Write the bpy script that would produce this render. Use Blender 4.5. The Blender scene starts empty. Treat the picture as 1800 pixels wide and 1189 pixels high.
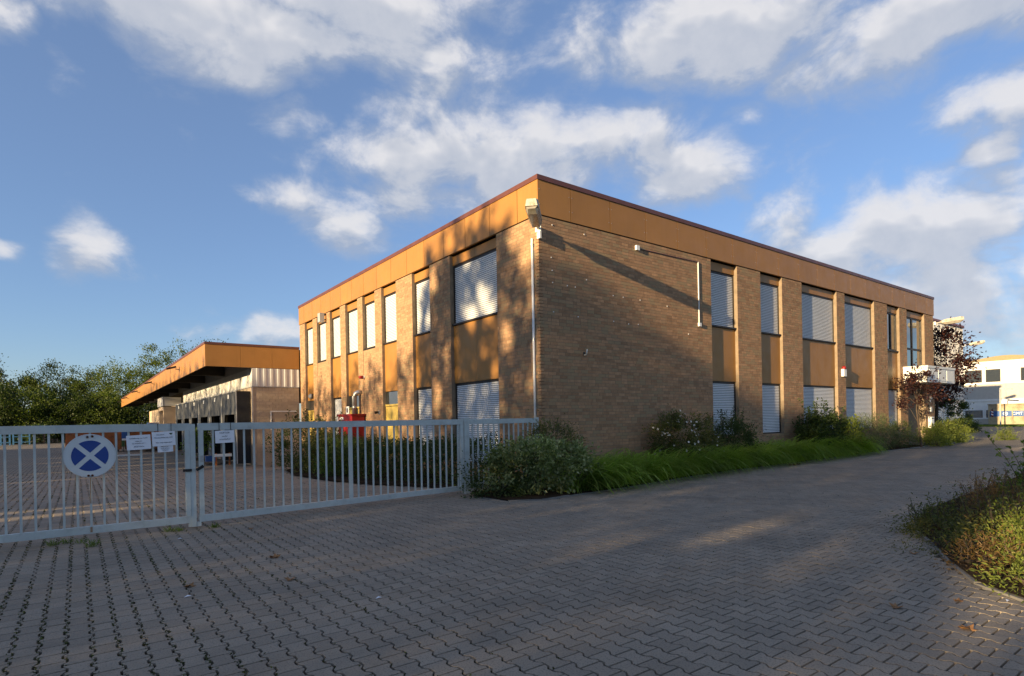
import bpy, math, random
import numpy as np
from mathutils import Vector, Matrix
RNG = np.random.default_rng(7); random.seed(7)
R = math.radians
scene = bpy.context.scene
COL = scene.collection

# ------------------------------------------------------------------ camera
CAM = np.array([-9.106, -10.921, 1.55]); YAW = R(53.127); ROLL = -0.01845
FPX = 1018.21; SHIFT = 145.3
fw = Vector((math.cos(YAW), math.sin(YAW), 0)); rt0 = Vector((math.sin(YAW), -math.cos(YAW), 0)); up0 = Vector((0, 0, 1))
rt = rt0 * math.cos(ROLL) + up0 * math.sin(ROLL); up = -rt0 * math.sin(ROLL) + up0 * math.cos(ROLL)
cd = bpy.data.cameras.new('camera'); cam = bpy.data.objects.new('camera', cd); COL.objects.link(cam)
cam.matrix_world = Matrix(((rt.x, up.x, -fw.x, CAM[0]), (rt.y, up.y, -fw.y, CAM[1]), (rt.z, up.z, -fw.z, CAM[2]), (0, 0, 0, 1)))
cd.sensor_fit = 'HORIZONTAL'; cd.sensor_width = 36; cd.lens = FPX / 1800 * 36
cd.shift_y = SHIFT / 1800; cd.clip_start = 0.05; cd.clip_end = 3000
scene.camera = cam

# ------------------------------------------------------------------ light
SUNV = Vector((1, 0.135, -0.165)).normalized()
ELEV = math.asin(-SUNV.z); ROT = math.atan2(-SUNV.x, -SUNV.y)
sl = bpy.data.lights.new('sun', 'SUN'); sun = bpy.data.objects.new('sun', sl); COL.objects.link(sun)
sl.energy = 5.0; sl.angle = R(0.53); sl.color = (1.0, 0.75, 0.42)
sun.rotation_euler = SUNV.to_track_quat('-Z', 'Y').to_euler(); sun.location = (-60, -8, 30)
scene.view_settings.view_transform = 'Standard'; scene.view_settings.look = 'None'
scene.view_settings.gamma = 1; scene.view_settings.use_curve_mapping = False
scene.view_settings.exposure = 1.2
scene.render.engine = 'CYCLES'
scene.cycles.use_denoising = True; scene.cycles.denoising_input_passes = 'RGB_ALBEDO_NORMAL'; scene.cycles.denoising_prefilter = 'NONE'
scene.cycles.max_bounces = 6; scene.cycles.transparent_max_bounces = 8

# ------------------------------------------------------------------ sky with clouds
world = bpy.data.worlds.new('World'); scene.world = world; world.use_nodes = True
world.cycles.sampling_method = 'MANUAL'; world.cycles.sample_map_resolution = 512

class NT:
    """small node-tree helper"""
    def __init__(s, tree): s.t = tree; s.n = tree.nodes; s.l = tree.links
    def node(s, typ, **kw):
        n = s.n.new(typ)
        for k, v in kw.items(): setattr(n, k, v)
        return n
    def put(s, sock, val):
        if isinstance(val, bpy.types.NodeSocket): s.l.new(val, sock)
        else: sock.default_value = val
    def math(s, op, a, b=0.5, c=None, clamp=False):
        n = s.node('ShaderNodeMath', operation=op, use_clamp=clamp)
        s.put(n.inputs[0], a)
        if len(n.inputs) > 1: s.put(n.inputs[1], b)
        if c is not None: s.put(n.inputs[2], c)
        return n.outputs[0]
    def vec(s, op, a, b=(0, 0, 0)):
        n = s.node('ShaderNodeVectorMath', operation=op)
        s.put(n.inputs[0], a); s.put(n.inputs[1], b)
        return n.outputs['Value'] if op in ('LENGTH', 'DOT_PRODUCT') else n.outputs[0]
    def rng(s, v, a, b, c=0.0, d=1.0, smooth=False):
        n = s.node('ShaderNodeMapRange', clamp=True, interpolation_type='SMOOTHSTEP' if smooth else 'LINEAR')
        for i, x in enumerate((v, a, b, c, d)): s.put(n.inputs[i], x)
        return n.outputs[0]
    def noise(s, vec, scale, detail=4, rough=.55, dist=0.0, col=False):
        n = s.node('ShaderNodeTexNoise')
        if vec is not None: s.put(n.inputs['Vector'], vec)
        s.put(n.inputs['Scale'], scale); n.inputs['Detail'].default_value = detail
        n.inputs['Roughness'].default_value = rough; n.inputs['Distortion'].default_value = dist
        return n.outputs['Color' if col else 'Fac']
    def mix(s, f, a, b, mode='MIX'):
        n = s.node('ShaderNodeMix', data_type='RGBA', blend_type=mode)
        s.put(n.inputs[0], f); s.put(n.inputs[6], a if isinstance(a, bpy.types.NodeSocket) else (*a, 1)[:4])
        s.put(n.inputs[7], b if isinstance(b, bpy.types.NodeSocket) else (*b, 1)[:4])
        return n.outputs[2]

CLOUDS = [  # azimuth, elevation, half width, half height (radians), weight
 (1.428,.56,.27,.055,1.25),(1.35,.529,.106,.037,1),(1.165,.61,.2,.045,1.25),(1.043,.556,.097,.027,.9),(1.58,.46,.028,.028,.6),
 (1.276,.46,.074,.03,.75),(1.13,.489,.089,.026,.72),(1.113,.429,.141,.036,.95),(.919,.42,.286,.061,1.15),(.744,.435,.16,.059,1),
 (.642,.389,.099,.044,1),(1.208,.315,.068,.038,.8),(1.562,.249,.054,.039,1.05),(1.648,.235,.016,.015,.9),(.603,.557,.201,.055,1.3),
 (.76,.546,.057,.039,.75),(.291,.50,.18,.042,1.25),(.232,.383,.07,.039,1),(.221,.334,.04,.03,1),(.536,.461,.059,.018,.6),
 (.686,.476,.056,.023,.6),(.295,.245,.14,.063,1.2),(.406,.209,.15,.073,1.15),(.49,.286,.064,.045,.85),(.247,.155,.083,.056,1),
 (1.333,.143,.083,.025,.85),(.323,.102,.201,.04,.95),(1.638,.501,.034,.029,.9),(.33,.175,.20,.075,1.1),(1.0,.37,.22,.04,.9),(.50,.56,.25,.05,1),(1.2,.56,.25,.05,1),(.30,.44,.10,.03,.6),(1.25,.355,.10,.03,.7)]
grp = bpy.data.node_groups.new('cloud_field', 'ShaderNodeTree')
grp.interface.new_socket('Dir', in_out='INPUT', socket_type='NodeSocketVector')
grp.interface.new_socket('Lift', in_out='INPUT', socket_type='NodeSocketFloat'); grp.interface.new_socket('Detail', in_out='INPUT', socket_type='NodeSocketFloat')
grp.interface.new_socket('Density', in_out='OUTPUT', socket_type='NodeSocketFloat')
G = NT(grp); gi = G.node('NodeGroupInput'); go = G.node('NodeGroupOutput')
sx = G.node('ShaderNodeSeparateXYZ'); G.put(sx.inputs[0], gi.outputs[0])
az = G.math('ARCTAN2', sx.outputs[1], sx.outputs[0])
el = G.math('ADD', G.math('ARCSINE', sx.outputs[2]), gi.outputs[1])
cx = G.node('ShaderNodeCombineXYZ'); G.put(cx.inputs[0], az); G.put(cx.inputs[1], el)
warp = G.noise(gi.outputs[0], 8, 2, .55, col=True)
pos = G.vec('ADD', cx.outputs[0], G.vec('MULTIPLY', G.vec('SUBTRACT', warp, (.5, .5, .5)), (.13, .07, 0)))
fld = None
for (a, e, w, h, k) in CLOUDS:
    L = G.vec('LENGTH', G.vec('MULTIPLY', G.vec('SUBTRACT', pos, (a, e, 0)), (1 / (w * 1.3), 1 / (h * 1.4), 0)))
    v = G.rng(L, 1.55, .0, 0, k, smooth=True)
    fld = v if fld is None else G.math('MAXIMUM', fld, v)
# outside the frame the same broken cloud carries on
nv = G.node('ShaderNodeCombineXYZ'); G.put(nv.inputs[0], sx.outputs[0]); G.put(nv.inputs[1], sx.outputs[1])
G.put(nv.inputs[2], G.math('MULTIPLY', G.math('ADD', sx.outputs[2], gi.outputs[1]), 1.55))
big = G.noise(nv.outputs[0], 3.1, 2, .5)
gen = G.rng(big, .47, .66, 0, 1, smooth=True)
outa = G.rng(G.math('ABSOLUTE', G.math('SUBTRACT', az, .92)), .76, .95, 0, 1)
oute = G.rng(el, .63, .75, 0, 1)
out_ = G.math('MAXIMUM', outa, oute)
fld = G.math('MAXIMUM', fld, G.math('MULTIPLY', gen, out_))
n1n = G.node('ShaderNodeTexNoise'); G.put(n1n.inputs['Vector'], nv.outputs[0]); n1n.inputs['Scale'].default_value = 8.5; n1n.inputs['Roughness'].default_value = .6; n1n.inputs['Distortion'].default_value = .25; G.put(n1n.inputs['Detail'], gi.outputs[2]); n1 = n1n.outputs['Fac']
n2 = G.noise(nv.outputs[0], 4.0, 1, .5)
tot = G.math('ADD', fld, G.math('MULTIPLY', G.math('SUBTRACT', n1, .5), 1.9))
tot = G.math('ADD', tot, G.math('MULTIPLY', G.math('SUBTRACT', n2, .5), .45))
G.put(go.inputs[0], G.rng(tot, .20, 1.02, 0, 1, smooth=True))

W = NT(world.node_tree); W.n.clear()
tc = W.node('ShaderNodeTexCoord'); bg = W.node('ShaderNodeBackground'); wo = W.node('ShaderNodeOutputWorld')
W.l.new(bg.outputs[0], wo.inputs[0])
sky = W.node('ShaderNodeTexSky', sky_type='NISHITA', sun_disc=False, sun_elevation=ELEV, sun_rotation=ROT)
sky.air_density = 1.0; sky.dust_density = 0.3; sky.ozone_density = 3.0; sky.altitude = 50
d1 = W.node('ShaderNodeGroup', node_tree=grp); d2 = W.node('ShaderNodeGroup', node_tree=grp)
for d, lift, det in ((d1, 0.0, 8.0), (d2, 0.032, 3.0)):
    W.l.new(tc.outputs['Generated'], d.inputs[0]); d.inputs[1].default_value = lift; d.inputs[2].default_value = det
lit = W.math('SUBTRACT', d1.outputs[0], W.math('MULTIPLY', d2.outputs[0], .85))
lit = W.rng(lit, -.12, .56, 0, 1)
fine = W.noise(tc.outputs['Generated'], 26, 4, .6)
lit = W.math('ADD', lit, W.math('MULTIPLY', W.math('SUBTRACT', fine, .5), .5), clamp=True)
CB = 2.5
ccol = W.mix(lit, (.56 * CB, .64 * CB, .80 * CB), (1.12 * CB, 1.11 * CB, 1.14 * CB))
sep = W.node('ShaderNodeSeparateXYZ'); W.l.new(tc.outputs['Generated'], sep.inputs[0])
above = W.rng(sep.outputs[2], 0.0, .06, 0, 1)
SKYGAIN = (.78, .78, .88)
skyc = W.mix(.38, W.mix(1.0, sky.outputs[0], SKYGAIN, 'MULTIPLY'), (.86, 1.16, 1.80))     # thin high veil over the blue
fac = W.math('MULTIPLY', W.math('MULTIPLY', d1.outputs[0], .93), above)
W.l.new(W.mix(fac, skyc, ccol), bg.inputs[0]); bg.inputs[1].default_value = 0.125

# ------------------------------------------------------------------ materials
def mat(name, col, rough=.65, var=.12, scale=6.0, fine=60.0, bump=0.0, bscale=120., metal=0.0, spec=.4, island=0.0, isl_hue=None, streak=0.0, speck=0.0, dirt=None, dirt_amt=0.0, dirt_scale=2.0, coat=0.0):
    m = bpy.data.materials.new(name); m.use_nodes = True
    T = NT(m.node_tree); b = T.n['Principled BSDF']
    g = T.node('ShaderNodeNewGeometry'); P = g.outputs['Position']
    c = T.mix(T.rng(T.noise(P, scale, 4), .3, .7), tuple(x * (1 - var) for x in col), tuple(min(1, x * (1 + var)) for x in col))
    if fine: c = T.mix(T.rng(T.noise(P, fine, 3, .7), .25, .75, 0, .5), c, tuple(x * (1 - var * 1.3) for x in col))
    if island:
        oi = T.node('ShaderNodeObjectInfo')
        r = T.math('FRACT', T.math('ADD', g.outputs['Random Per Island'], oi.outputs['Random']))
        k = T.rng(r, 0, 1, 1 - island, 1 + island)
        sc_ = T.node('ShaderNodeVectorMath', operation='SCALE'); T.put(sc_.inputs[0], c); T.put(sc_.inputs['Scale'], k); c = sc_.outputs[0]
        if isl_hue:
            r2 = T.math('FRACT', T.math('MULTIPLY', r, 7.31))
            c = T.mix(T.rng(r2, .62, .9), c, isl_hue)
    if speck:
        c = T.mix(T.rng(T.noise(P, 75, 3, .75), .50, .66, 0, speck), c, tuple(x * .38 for x in col))
        c = T.mix(T.rng(T.noise(P, 110, 2, .8), .64, .74, 0, speck * .7), c, tuple(min(1, x * 1.5) for x in col))
    if streak:
        mp = T.node('ShaderNodeMapping'); T.put(mp.inputs[0], P); mp.inputs['Scale'].default_value = (5, 5, .25)
        s = T.rng(T.noise(mp.outputs[0], 1.6, 5, .6), .5, .8, 0, streak)
        c = T.mix(s, c, tuple(x * .45 for x in col))
    if dirt is not None:
        f = T.rng(T.noise(P, dirt_scale, 7, .65), .5, .72, 0, dirt_amt)
        c = T.mix(f, c, dirt)
    T.put(b.inputs['Base Color'], c); b.inputs['Metallic'].default_value = metal
    T.put(b.inputs['Roughness'], T.rng(T.noise(P, scale * 2.3, 3), .3, .7, max(.02, rough - .08), min(1, rough + .08)))
    b.inputs['Specular IOR Level'].default_value = spec
    if coat: b.inputs['Coat Weight'].default_value = coat
    if bump:
        bn = T.node('ShaderNodeBump'); bn.inputs['Strength'].default_value = bump; bn.inputs['Distance'].default_value = .01
        T.put(bn.inputs['Height'], T.noise(P, bscale, 5, .65)); T.l.new(bn.outputs[0], b.inputs['Normal'])
    return m

def leafmat(name, c1, c2, c3=None, trans=.35, rough=.5, spec=.3):
    """leaf: a different green on every leaf, some light coming through"""
    m = bpy.data.materials.new(name); m.use_nodes = True
    T = NT(m.node_tree); b = T.n['Principled BSDF']; o = T.n['Material Output']
    g = T.node('ShaderNodeNewGeometry'); oi = T.node('ShaderNodeObjectInfo')
    r = T.math('FRACT', T.math('ADD', g.outputs['Random Per Island'], oi.outputs['Random']))
    c = T.mix(r, c1, c2)
    if c3: c = T.mix(T.rng(T.math('FRACT', T.math('MULTIPLY', r, 5.7)), .78, .95), c, c3)
    n = T.rng(T.noise(g.outputs['Position'], 1.1, 3), .3, .7, .72, 1.25)
    s = T.node('ShaderNodeVectorMath', operation='SCALE'); T.put(s.inputs[0], c); T.put(s.inputs['Scale'], n); c = s.outputs[0]
    T.put(b.inputs['Base Color'], c); b.inputs['Roughness'].default_value = rough; b.inputs['Specular IOR Level'].default_value = spec
    tr = T.node('ShaderNodeBsdfTranslucent'); T.put(tr.inputs[0], T.mix(1.0, c, (1.5, 1.6, .7), 'MULTIPLY'))
    mx = T.node('ShaderNodeMixShader'); mx.inputs[0].default_value = trans
    T.l.new(b.outputs[0], mx.inputs[1]); T.l.new(tr.outputs[0], mx.inputs[2]); T.l.new(mx.outputs[0], o.inputs[0])
    return m

def glassmat(name, tint=(.03, .035, .035), rough=.03):
    m = bpy.data.materials.new(name); m.use_nodes = True
    T = NT(m.node_tree); b = T.n['Principled BSDF']
    b.inputs['Base Color'].default_value = (*tint, 1); b.inputs['Roughness'].default_value = rough
    b.inputs['IOR'].default_value = 2.4; b.inputs['Coat Weight'].default_value = .5; b.inputs['Coat Roughness'].default_value = .02
    g = T.node('ShaderNodeNewGeometry')
    bn = T.node('ShaderNodeBump'); bn.inputs['Strength'].default_value = .05; bn.inputs['Distance'].default_value = .05
    T.put(bn.inputs['Height'], T.noise(g.outputs['Position'], 1.3, 2)); T.l.new(bn.outputs[0], b.inputs['Normal'])
    return m

# ------------------------------------------------------------------ object helpers
ORI = {}
def origin(o): return ORI.get(o.name, Vector((0, 0, 0))) if o else Vector((0, 0, 0))
def tag(o, label, cat, group=None, kind=None):
    if label: o['label'] = label
    if cat: o['category'] = cat
    if group: o['group'] = group
    if kind: o['kind'] = kind
    return o
def thing(name, label, cat, loc=(0, 0, 0), group=None):
    o = bpy.data.objects.new(name, None); COL.objects.link(o); o.location = loc; o.empty_display_size = .2
    ORI[o.name] = Vector(loc)
    return tag(o, label, cat, group)
def link(name, me, parent=None, smooth=False):
    o = bpy.data.objects.new(name, me); COL.objects.link(o)
    if parent: o.parent = parent; ORI[o.name] = origin(parent)
    if smooth: me.polygons.foreach_set('use_smooth', [True] * len(me.polygons))
    return o

class MB:
    """collects world-space geometry and links it as one mesh"""
    def __init__(s): s.v = []; s.f = []
    def add(s, vs, fs):
        n = len(s.v); s.v.extend([tuple(map(float, p)) for p in vs]); s.f.extend([tuple(n + i for i in f) for f in fs]); return s
    def box(s, x0, x1, y0, y1, z0, z1):
        x0, x1 = min(x0, x1), max(x0, x1); y0, y1 = min(y0, y1), max(y0, y1); z0, z1 = min(z0, z1), max(z0, z1)
        return s.add([(x0, y0, z0), (x1, y0, z0), (x1, y1, z0), (x0, y1, z0), (x0, y0, z1), (x1, y0, z1), (x1, y1, z1), (x0, y1, z1)],
                     [(0, 3, 2, 1), (4, 5, 6, 7), (0, 1, 5, 4), (1, 2, 6, 5), (2, 3, 7, 6), (3, 0, 4, 7)])
    def obox(s, c, ax, ay, az):
        """oriented box: centre and three half-axis vectors"""
        c, ax, ay, az = map(Vector, (c, ax, ay, az))
        vs = [c + ax * i + ay * j + az * k for k in (-1, 1) for (i, j) in ((-1, -1), (1, -1), (1, 1), (-1, 1))]
        return s.add(vs, [(0, 3, 2, 1), (4, 5, 6, 7), (0, 1, 5, 4), (1, 2, 6, 5), (2, 3, 7, 6), (3, 0, 4, 7)])
    def bar(s, a, b, w, h=None, upv=(0, 0, 1)):
        a, b = Vector(a), Vector(b); d = (b - a); L = d.length; d = d / L
        u = Vector(upv)
        if abs(d.dot(u)) > .95: u = Vector((0, 1, 0)) if abs(d.y) < .9 else Vector((1, 0, 0))
        r = d.cross(u).normalized(); q = r.cross(d).normalized()
        return s.obox((a + b) / 2, d * L / 2, r * w / 2, q * (h or w) / 2)
    def tube(s, pts, rad, n=8, cap=True):
        pts = [Vector(p) for p in pts]
        if not hasattr(rad, '__len__'): rad = [rad] * len(pts)
        base = len(s.v); ref = Vector((.31, .17, .93)).normalized()
        for i, p in enumerate(pts):
            d = (pts[min(i + 1, len(pts) - 1)] - pts[max(i - 1, 0)]).normalized()
            a = d.cross(ref)
            if a.length < .05: a = d.cross(Vector((1, 0, 0)))
            a.normalize(); b = d.cross(a)
            for k in range(n):
                t = 2 * math.pi * k / n; q = p + (a * math.cos(t) + b * math.sin(t)) * rad[i]; s.v.append(tuple(q))
        for i in range(len(pts) - 1):
            for k in range(n):
                k2 = (k + 1) % n; s.f.append((base + i * n + k, base + i * n + k2, base + (i + 1) * n + k2, base + (i + 1) * n + k))
        if cap:
            s.f.append(tuple(base + k for k in range(n))[::-1]); s.f.append(tuple(base + (len(pts) - 1) * n + k for k in range(n)))
        return s
    def extr(s, poly, d):
        """closed polygon extruded along vector d"""
        n = len(poly); d = Vector(d); vs = [Vector(p) for p in poly]; vs += [p + d for p in vs]
        return s.add(vs, [tuple(range(n))[::-1], tuple(range(n, 2 * n))] + [(i, (i + 1) % n, n + (i + 1) % n, n + i) for i in range(n)])
    def build(s, name, m, parent=None, smooth=False, kind=None, label=None):
        me = bpy.data.meshes.new(name); o = origin(parent)
        me.from_pydata([(x - o.x, y - o.y, z - o.z) for x, y, z in s.v], [], s.f); me.update()
        me.materials.append(m)
        ob = link(name, me, parent, smooth)
        if kind: ob['kind'] = kind
        if label: ob['label'] = label
        return ob

def fastmesh(name, V, F, m, parent=None, kind=None, smooth=False):
    """V (n,3) array in world space, F (k,q) array of equal-sized faces"""
    me = bpy.data.meshes.new(name); V = np.asarray(V, np.float32) - np.array(origin(parent), np.float32); F = np.asarray(F, np.int32)
    me.vertices.add(len(V)); me.vertices.foreach_set('co', V.ravel())
    k, q = F.shape
    me.loops.add(k * q); me.loops.foreach_set('vertex_index', F.ravel())
    me.polygons.add(k); me.polygons.foreach_set('loop_start', np.arange(k, dtype=np.int32) * q); me.polygons.foreach_set('loop_total', np.full(k, q, np.int32))
    me.polygons.foreach_set('use_smooth', np.full(k, bool(smooth)))
    me.update(calc_edges=True); me.validate(); me.materials.append(m)
    o = link(name, me, parent, smooth)
    if kind: o['kind'] = kind
    return o

def project(P):
    d = np.atleast_2d(P) - CAM; w = d @ np.array(fw); w = np.where(np.abs(w) < 1e-6, 1e-6, w)
    return 900 + FPX * (d @ np.array(rt)) / w, 594.5 + SHIFT - FPX * (d @ np.array(up)) / w, w

def leaves(C, D, L, Wd, rng=RNG, droop=.15):
    """folded leaves: base points C, directions D, lengths L, widths Wd -> V, F (two triangles pairs as quads)"""
    n = len(C); D = D / np.linalg.norm(D, axis=1, keepdims=True)
    r = rng.normal(size=(n, 3)); S = np.cross(D, r); S /= np.linalg.norm(S, axis=1, keepdims=True) + 1e-9
    L = np.broadcast_to(L, (n,))[:, None]; Wd = np.broadcast_to(Wd, (n,))[:, None]
    N = np.cross(S, D)
    mid = C + D * L * .45 + N * Wd * .18
    V = np.stack([C, mid + S * Wd * .5, C + D * L - np.array([0, 0, 1.]) * L * droop, mid - S * Wd * .5], 1).reshape(-1, 3)
    F = np.arange(n * 4).reshape(n, 4)
    return V, F
def unit(n, rng=RNG):
    v = rng.normal(size=(n, 3)); return v / np.linalg.norm(v, axis=1, keepdims=True)

# ------------------------------------------------------------------ material list
M_BRICK = mat('brick_tan', (.39, .228, .126), .85, .18, 9, 90, .04, 90, island=.20, isl_hue=(.33, .23, .13), spec=.2)
M_MORTAR = mat('mortar', (.26, .20, .14), .95, .2, 5, 80, .03, 90, spec=.1)
M_PANEL = mat('ochre_panel', (.35, .168, .044), .45, .07, 1.3, 0, .03, 30, spec=.3, streak=.12, island=.05)
M_YPANEL = mat('yellow_panel', (.56, .40, .10), .45, .08, 2, 0, spec=.4)
M_DARKGAP = mat('dark_joint', (.012, .011, .010), .9, .1)
M_COPE = mat('brown_coping', (.115, .040, .028), .45, .15, 3, 0, spec=.5)
M_SHUT = mat('white_shutter', (.76, .77, .78), .42, .05, 1.5, 30, spec=.4, streak=.10)
M_SLATSHADE = mat('slat_shade', (.17, .18, .19), .7, .1)  # grey that stands in for the shade between shutter slats
M_FRAME = mat('dark_frame', (.022, .016, .013), .5, .2)
M_GLASS = glassmat('window_glass')
M_WHITE = mat('white_paint', (.74, .74, .71), .5, .05, 3, 40, streak=.18)
M_WHITEP = mat('white_plastic', (.80, .80, .78), .4, .04, 10, 0)
M_GATE = mat('pale_gate_paint', (.50, .545, .53), .45, .10, 2.5, 50, .05, 60, streak=.14, dirt=(.16, .13, .09), dirt_amt=.25, dirt_scale=7)
M_BLACK = mat('black_rubber', (.018, .018, .019), .7, .25, 5)
M_RUST = mat('rust', (.10, .035, .018), .9, .3, 20)
M_PAVE = mat('concrete_paver', (.295, .245, .190), .88, .12, 1.2, 55, .12, 140, island=.10, spec=.25, speck=.75, dirt=(.13, .115, .095), dirt_amt=.5, dirt_scale=.9)
M_JOINT = mat('joint_moss', (.020, .018, .012), 1, .5, 3, 40, .6, 60, spec=0, dirt=(.035, .05, .012), dirt_amt=.9, dirt_scale=.8)
M_SOIL = mat('soil', (.05, .036, .024), 1, .35, 3, 40, .9, 40, spec=0)
M_KERB = mat('kerb_concrete', (.20, .19, .175), .9, .2, 4, 60, .4, 90)
M_RED = mat('red_paint', (.25, .010, .010), .4, .1)
M_METAL = mat('galvanised_metal', (.50, .50, .50), .42, .12, 3, 30, metal=.7)
M_LAMP = mat('lamp_housing', (.50, .47, .40), .5, .12, 8, 40, dirt=(.20, .15, .04), dirt_amt=.9, dirt_scale=9)
M_LAMPG = mat('lamp_cover', (.33, .30, .25), .25, .15, 9, 0, spec=.6, dirt=(.15, .11, .05), dirt_amt=.6, dirt_scale=6)
M_SAND = mat('sand_block', (.42, .33, .24), .9, .07, 4, 60, .25, 100, island=.09)
M_CORR = mat('corrugated_sheet', (.56, .55, .53), .45, .08, 2, 0, spec=.4, streak=.22)
M_SEAL = mat('dock_curtain', (.075, .078, .082), .55, .25, 2, 20, streak=.3)
M_STEEL = mat('grey_steel', (.36, .36, .35), .5, .1, 3, 0, streak=.25)
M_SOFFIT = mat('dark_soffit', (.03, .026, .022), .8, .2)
M_BLUE = mat('blue_paint', (.03, .10, .30), .45, .15, 4)
M_LBLUE = mat('light_blue_rack', (.10, .28, .48), .5, .15, 4)
M_ORANGE = mat('orange_container', (.42, .13, .03), .55, .15, 1.5, 30, dirt=(.05, .025, .015), dirt_amt=.8, dirt_scale=3)
M_WOOD = mat('weathered_wood', (.22, .155, .10), .9, .25, 6, 60, island=.25)
M_SIGNW = mat('sign_grey_white', (.62, .65, .66), .35, .06, 5, 0, streak=.1)
M_SIGNB = mat('sign_blue', (.012, .055, .26), .35, .08, 5, 0)
M_PAPER = mat('paper', (.80, .81, .86), .6, .03, 8, 0)
M_INK = mat('ink', (.02, .02, .05), .7, .1)
M_BARK = mat('bark', (.075, .055, .04), .95, .3, 8, 60, .6, 40)

# ------------------------------------------------------------------ ground
YS = 19.15
def gz(x, y):
    """the yard behind the gate falls gently towards the docks"""
    k = np.clip((4 - np.asarray(x, float)) / 3, 0, 1)
    return -0.02 * np.clip(y, 0, YS) * k
xs = np.array([-700, -200, -90, -50, -30, -20, -12, -6, -3, 0, 1, 4, 27, 60, 120, 300, 900.]); ys = np.array([-700, -200, -60, -20, -10, -5, 0, 5, 10, 15, YS, 30, 60, 130, 300, 900.])
X, Y = np.meshgrid(xs, ys, indexing='ij'); Z = gz(X, Y) - .034
V = np.stack([X, Y, Z], -1).reshape(-1, 3); ny = len(ys)
F = [(i * ny + j, (i + 1) * ny + j, (i + 1) * ny + j + 1, i * ny + j + 1) for i in range(len(xs) - 1) for j in range(ny - 1)]

def far_paving():
    m = bpy.data.materials.new('far_paving'); m.use_nodes = True
    T = NT(m.node_tree); b = T.n['Principled BSDF']; g = T.node('ShaderNodeNewGeometry'); P = g.outputs['Position']
    br = T.node('ShaderNodeTexBrick'); br.offset = .5
    mp = T.node('ShaderNodeMapping'); T.put(mp.inputs[0], P); mp.inputs['Rotation'].default_value = (0, 0, math.pi / 2)
    T.put(br.inputs[0], mp.outputs[0]); br.inputs['Scale'].default_value = 1
    br.inputs['Brick Width'].default_value = .19; br.inputs['Row Height'].default_value = .152; br.inputs['Mortar Size'].default_value = .010
    br.inputs['Color1'].default_value = (.265, .22, .17, 1); br.inputs['Color2'].default_value = (.225, .19, .148, 1); br.inputs['Mortar'].default_value = (.05, .047, .035, 1)
    c = T.mix(T.rng(T.noise(P, .8, 6, .65), .48, .75, 0, .5), br.outputs[0], (.10, .095, .08))
    s = T.node('ShaderNodeSeparateXYZ'); T.put(s.inputs[0], P)
    grass = T.math('MAXIMUM', T.rng(s.outputs[1], 95, 97), T.math('MAXIMUM', T.rng(s.outputs[0], 71.5, 72), T.rng(s.outputs[0], -19, -24)))
    grass = T.math('MAXIMUM', grass, T.rng(s.outputs[1], -16, -18))
    c = T.mix(grass, c, T.mix(T.noise(P, 3, 5), (.035, .06, .018), (.07, .10, .03)))
    T.put(b.inputs['Base Color'], c); b.inputs['Roughness'].default_value = .9; b.inputs['Specular IOR Level'].default_value = .2
    return m
gr = fastmesh('ground', V, np.array(F), far_paving()); gr['kind'] = 'structure'

# planting beds (world outlines)
BED = [(-2.30, -.30), (-2.62, -1.2), (-2.50, -1.95), (-1.95, -2.28), (-1.2, -2.25), (.7, -2.08), (3.3, -1.72), (6.4, -1.45), (9.4, -1.42), (14.6, -1.10), (21, -.92), (27, -.70), (31, .05), (31.5, 1.5), (31, 3), (0, 3), (0, -.05), (-.3, -.05)]
BEDR = [(-3.9, -10.4), (-3.05, -9.75), (-2.65, -9.25), (-1.95, -8.85), (-1.1, -8.45), (-.35, -8.02), (.5, -7.75), (1.8, -7.5), (4.3, -7.35), (10.2, -7.1), (30, -7.1), (30, -16), (-2, -16)]
BEDL = [(-2.15, .9), (-3.0, 3.6), (-3.3, 6.0), (-3.2, 9.6), (-2.6, 12.6), (-1.6, 14.6), (0, 15.4), (0, .9)]
def inside(poly, x, y):
    x = np.asarray(x); y = np.asarray(y); r = np.zeros(x.shape, bool); n = len(poly)
    for i in range(n):
        (x0, y0), (x1, y1) = poly[i], poly[(i + 1) % n]
        c = ((y0 > y) != (y1 > y)) & (x < (x1 - x0) * (y - y0) / (y1 - y0 + 1e-12) + x0); r ^= c
    return r
def bed_obj(name, poly, z=.0):
    mb = MB(); n = len(poly)
    cx_, cy_ = np.mean(poly, 0)
    vs = [(x, y, float(gz(x, y)) + z) for x, y in poly]
    me = bpy.data.meshes.new(name); me.from_pydata(vs, [], [tuple(range(n))]); me.update(); me.materials.append(M_SOIL)
    o = link(name, me); o['kind'] = 'structure'; return o
bed_obj('planting_bed', BED, .03); bed_obj('planting_bed', BEDR, .03); bed_obj('planting_bed', BEDL, .03)

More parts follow.
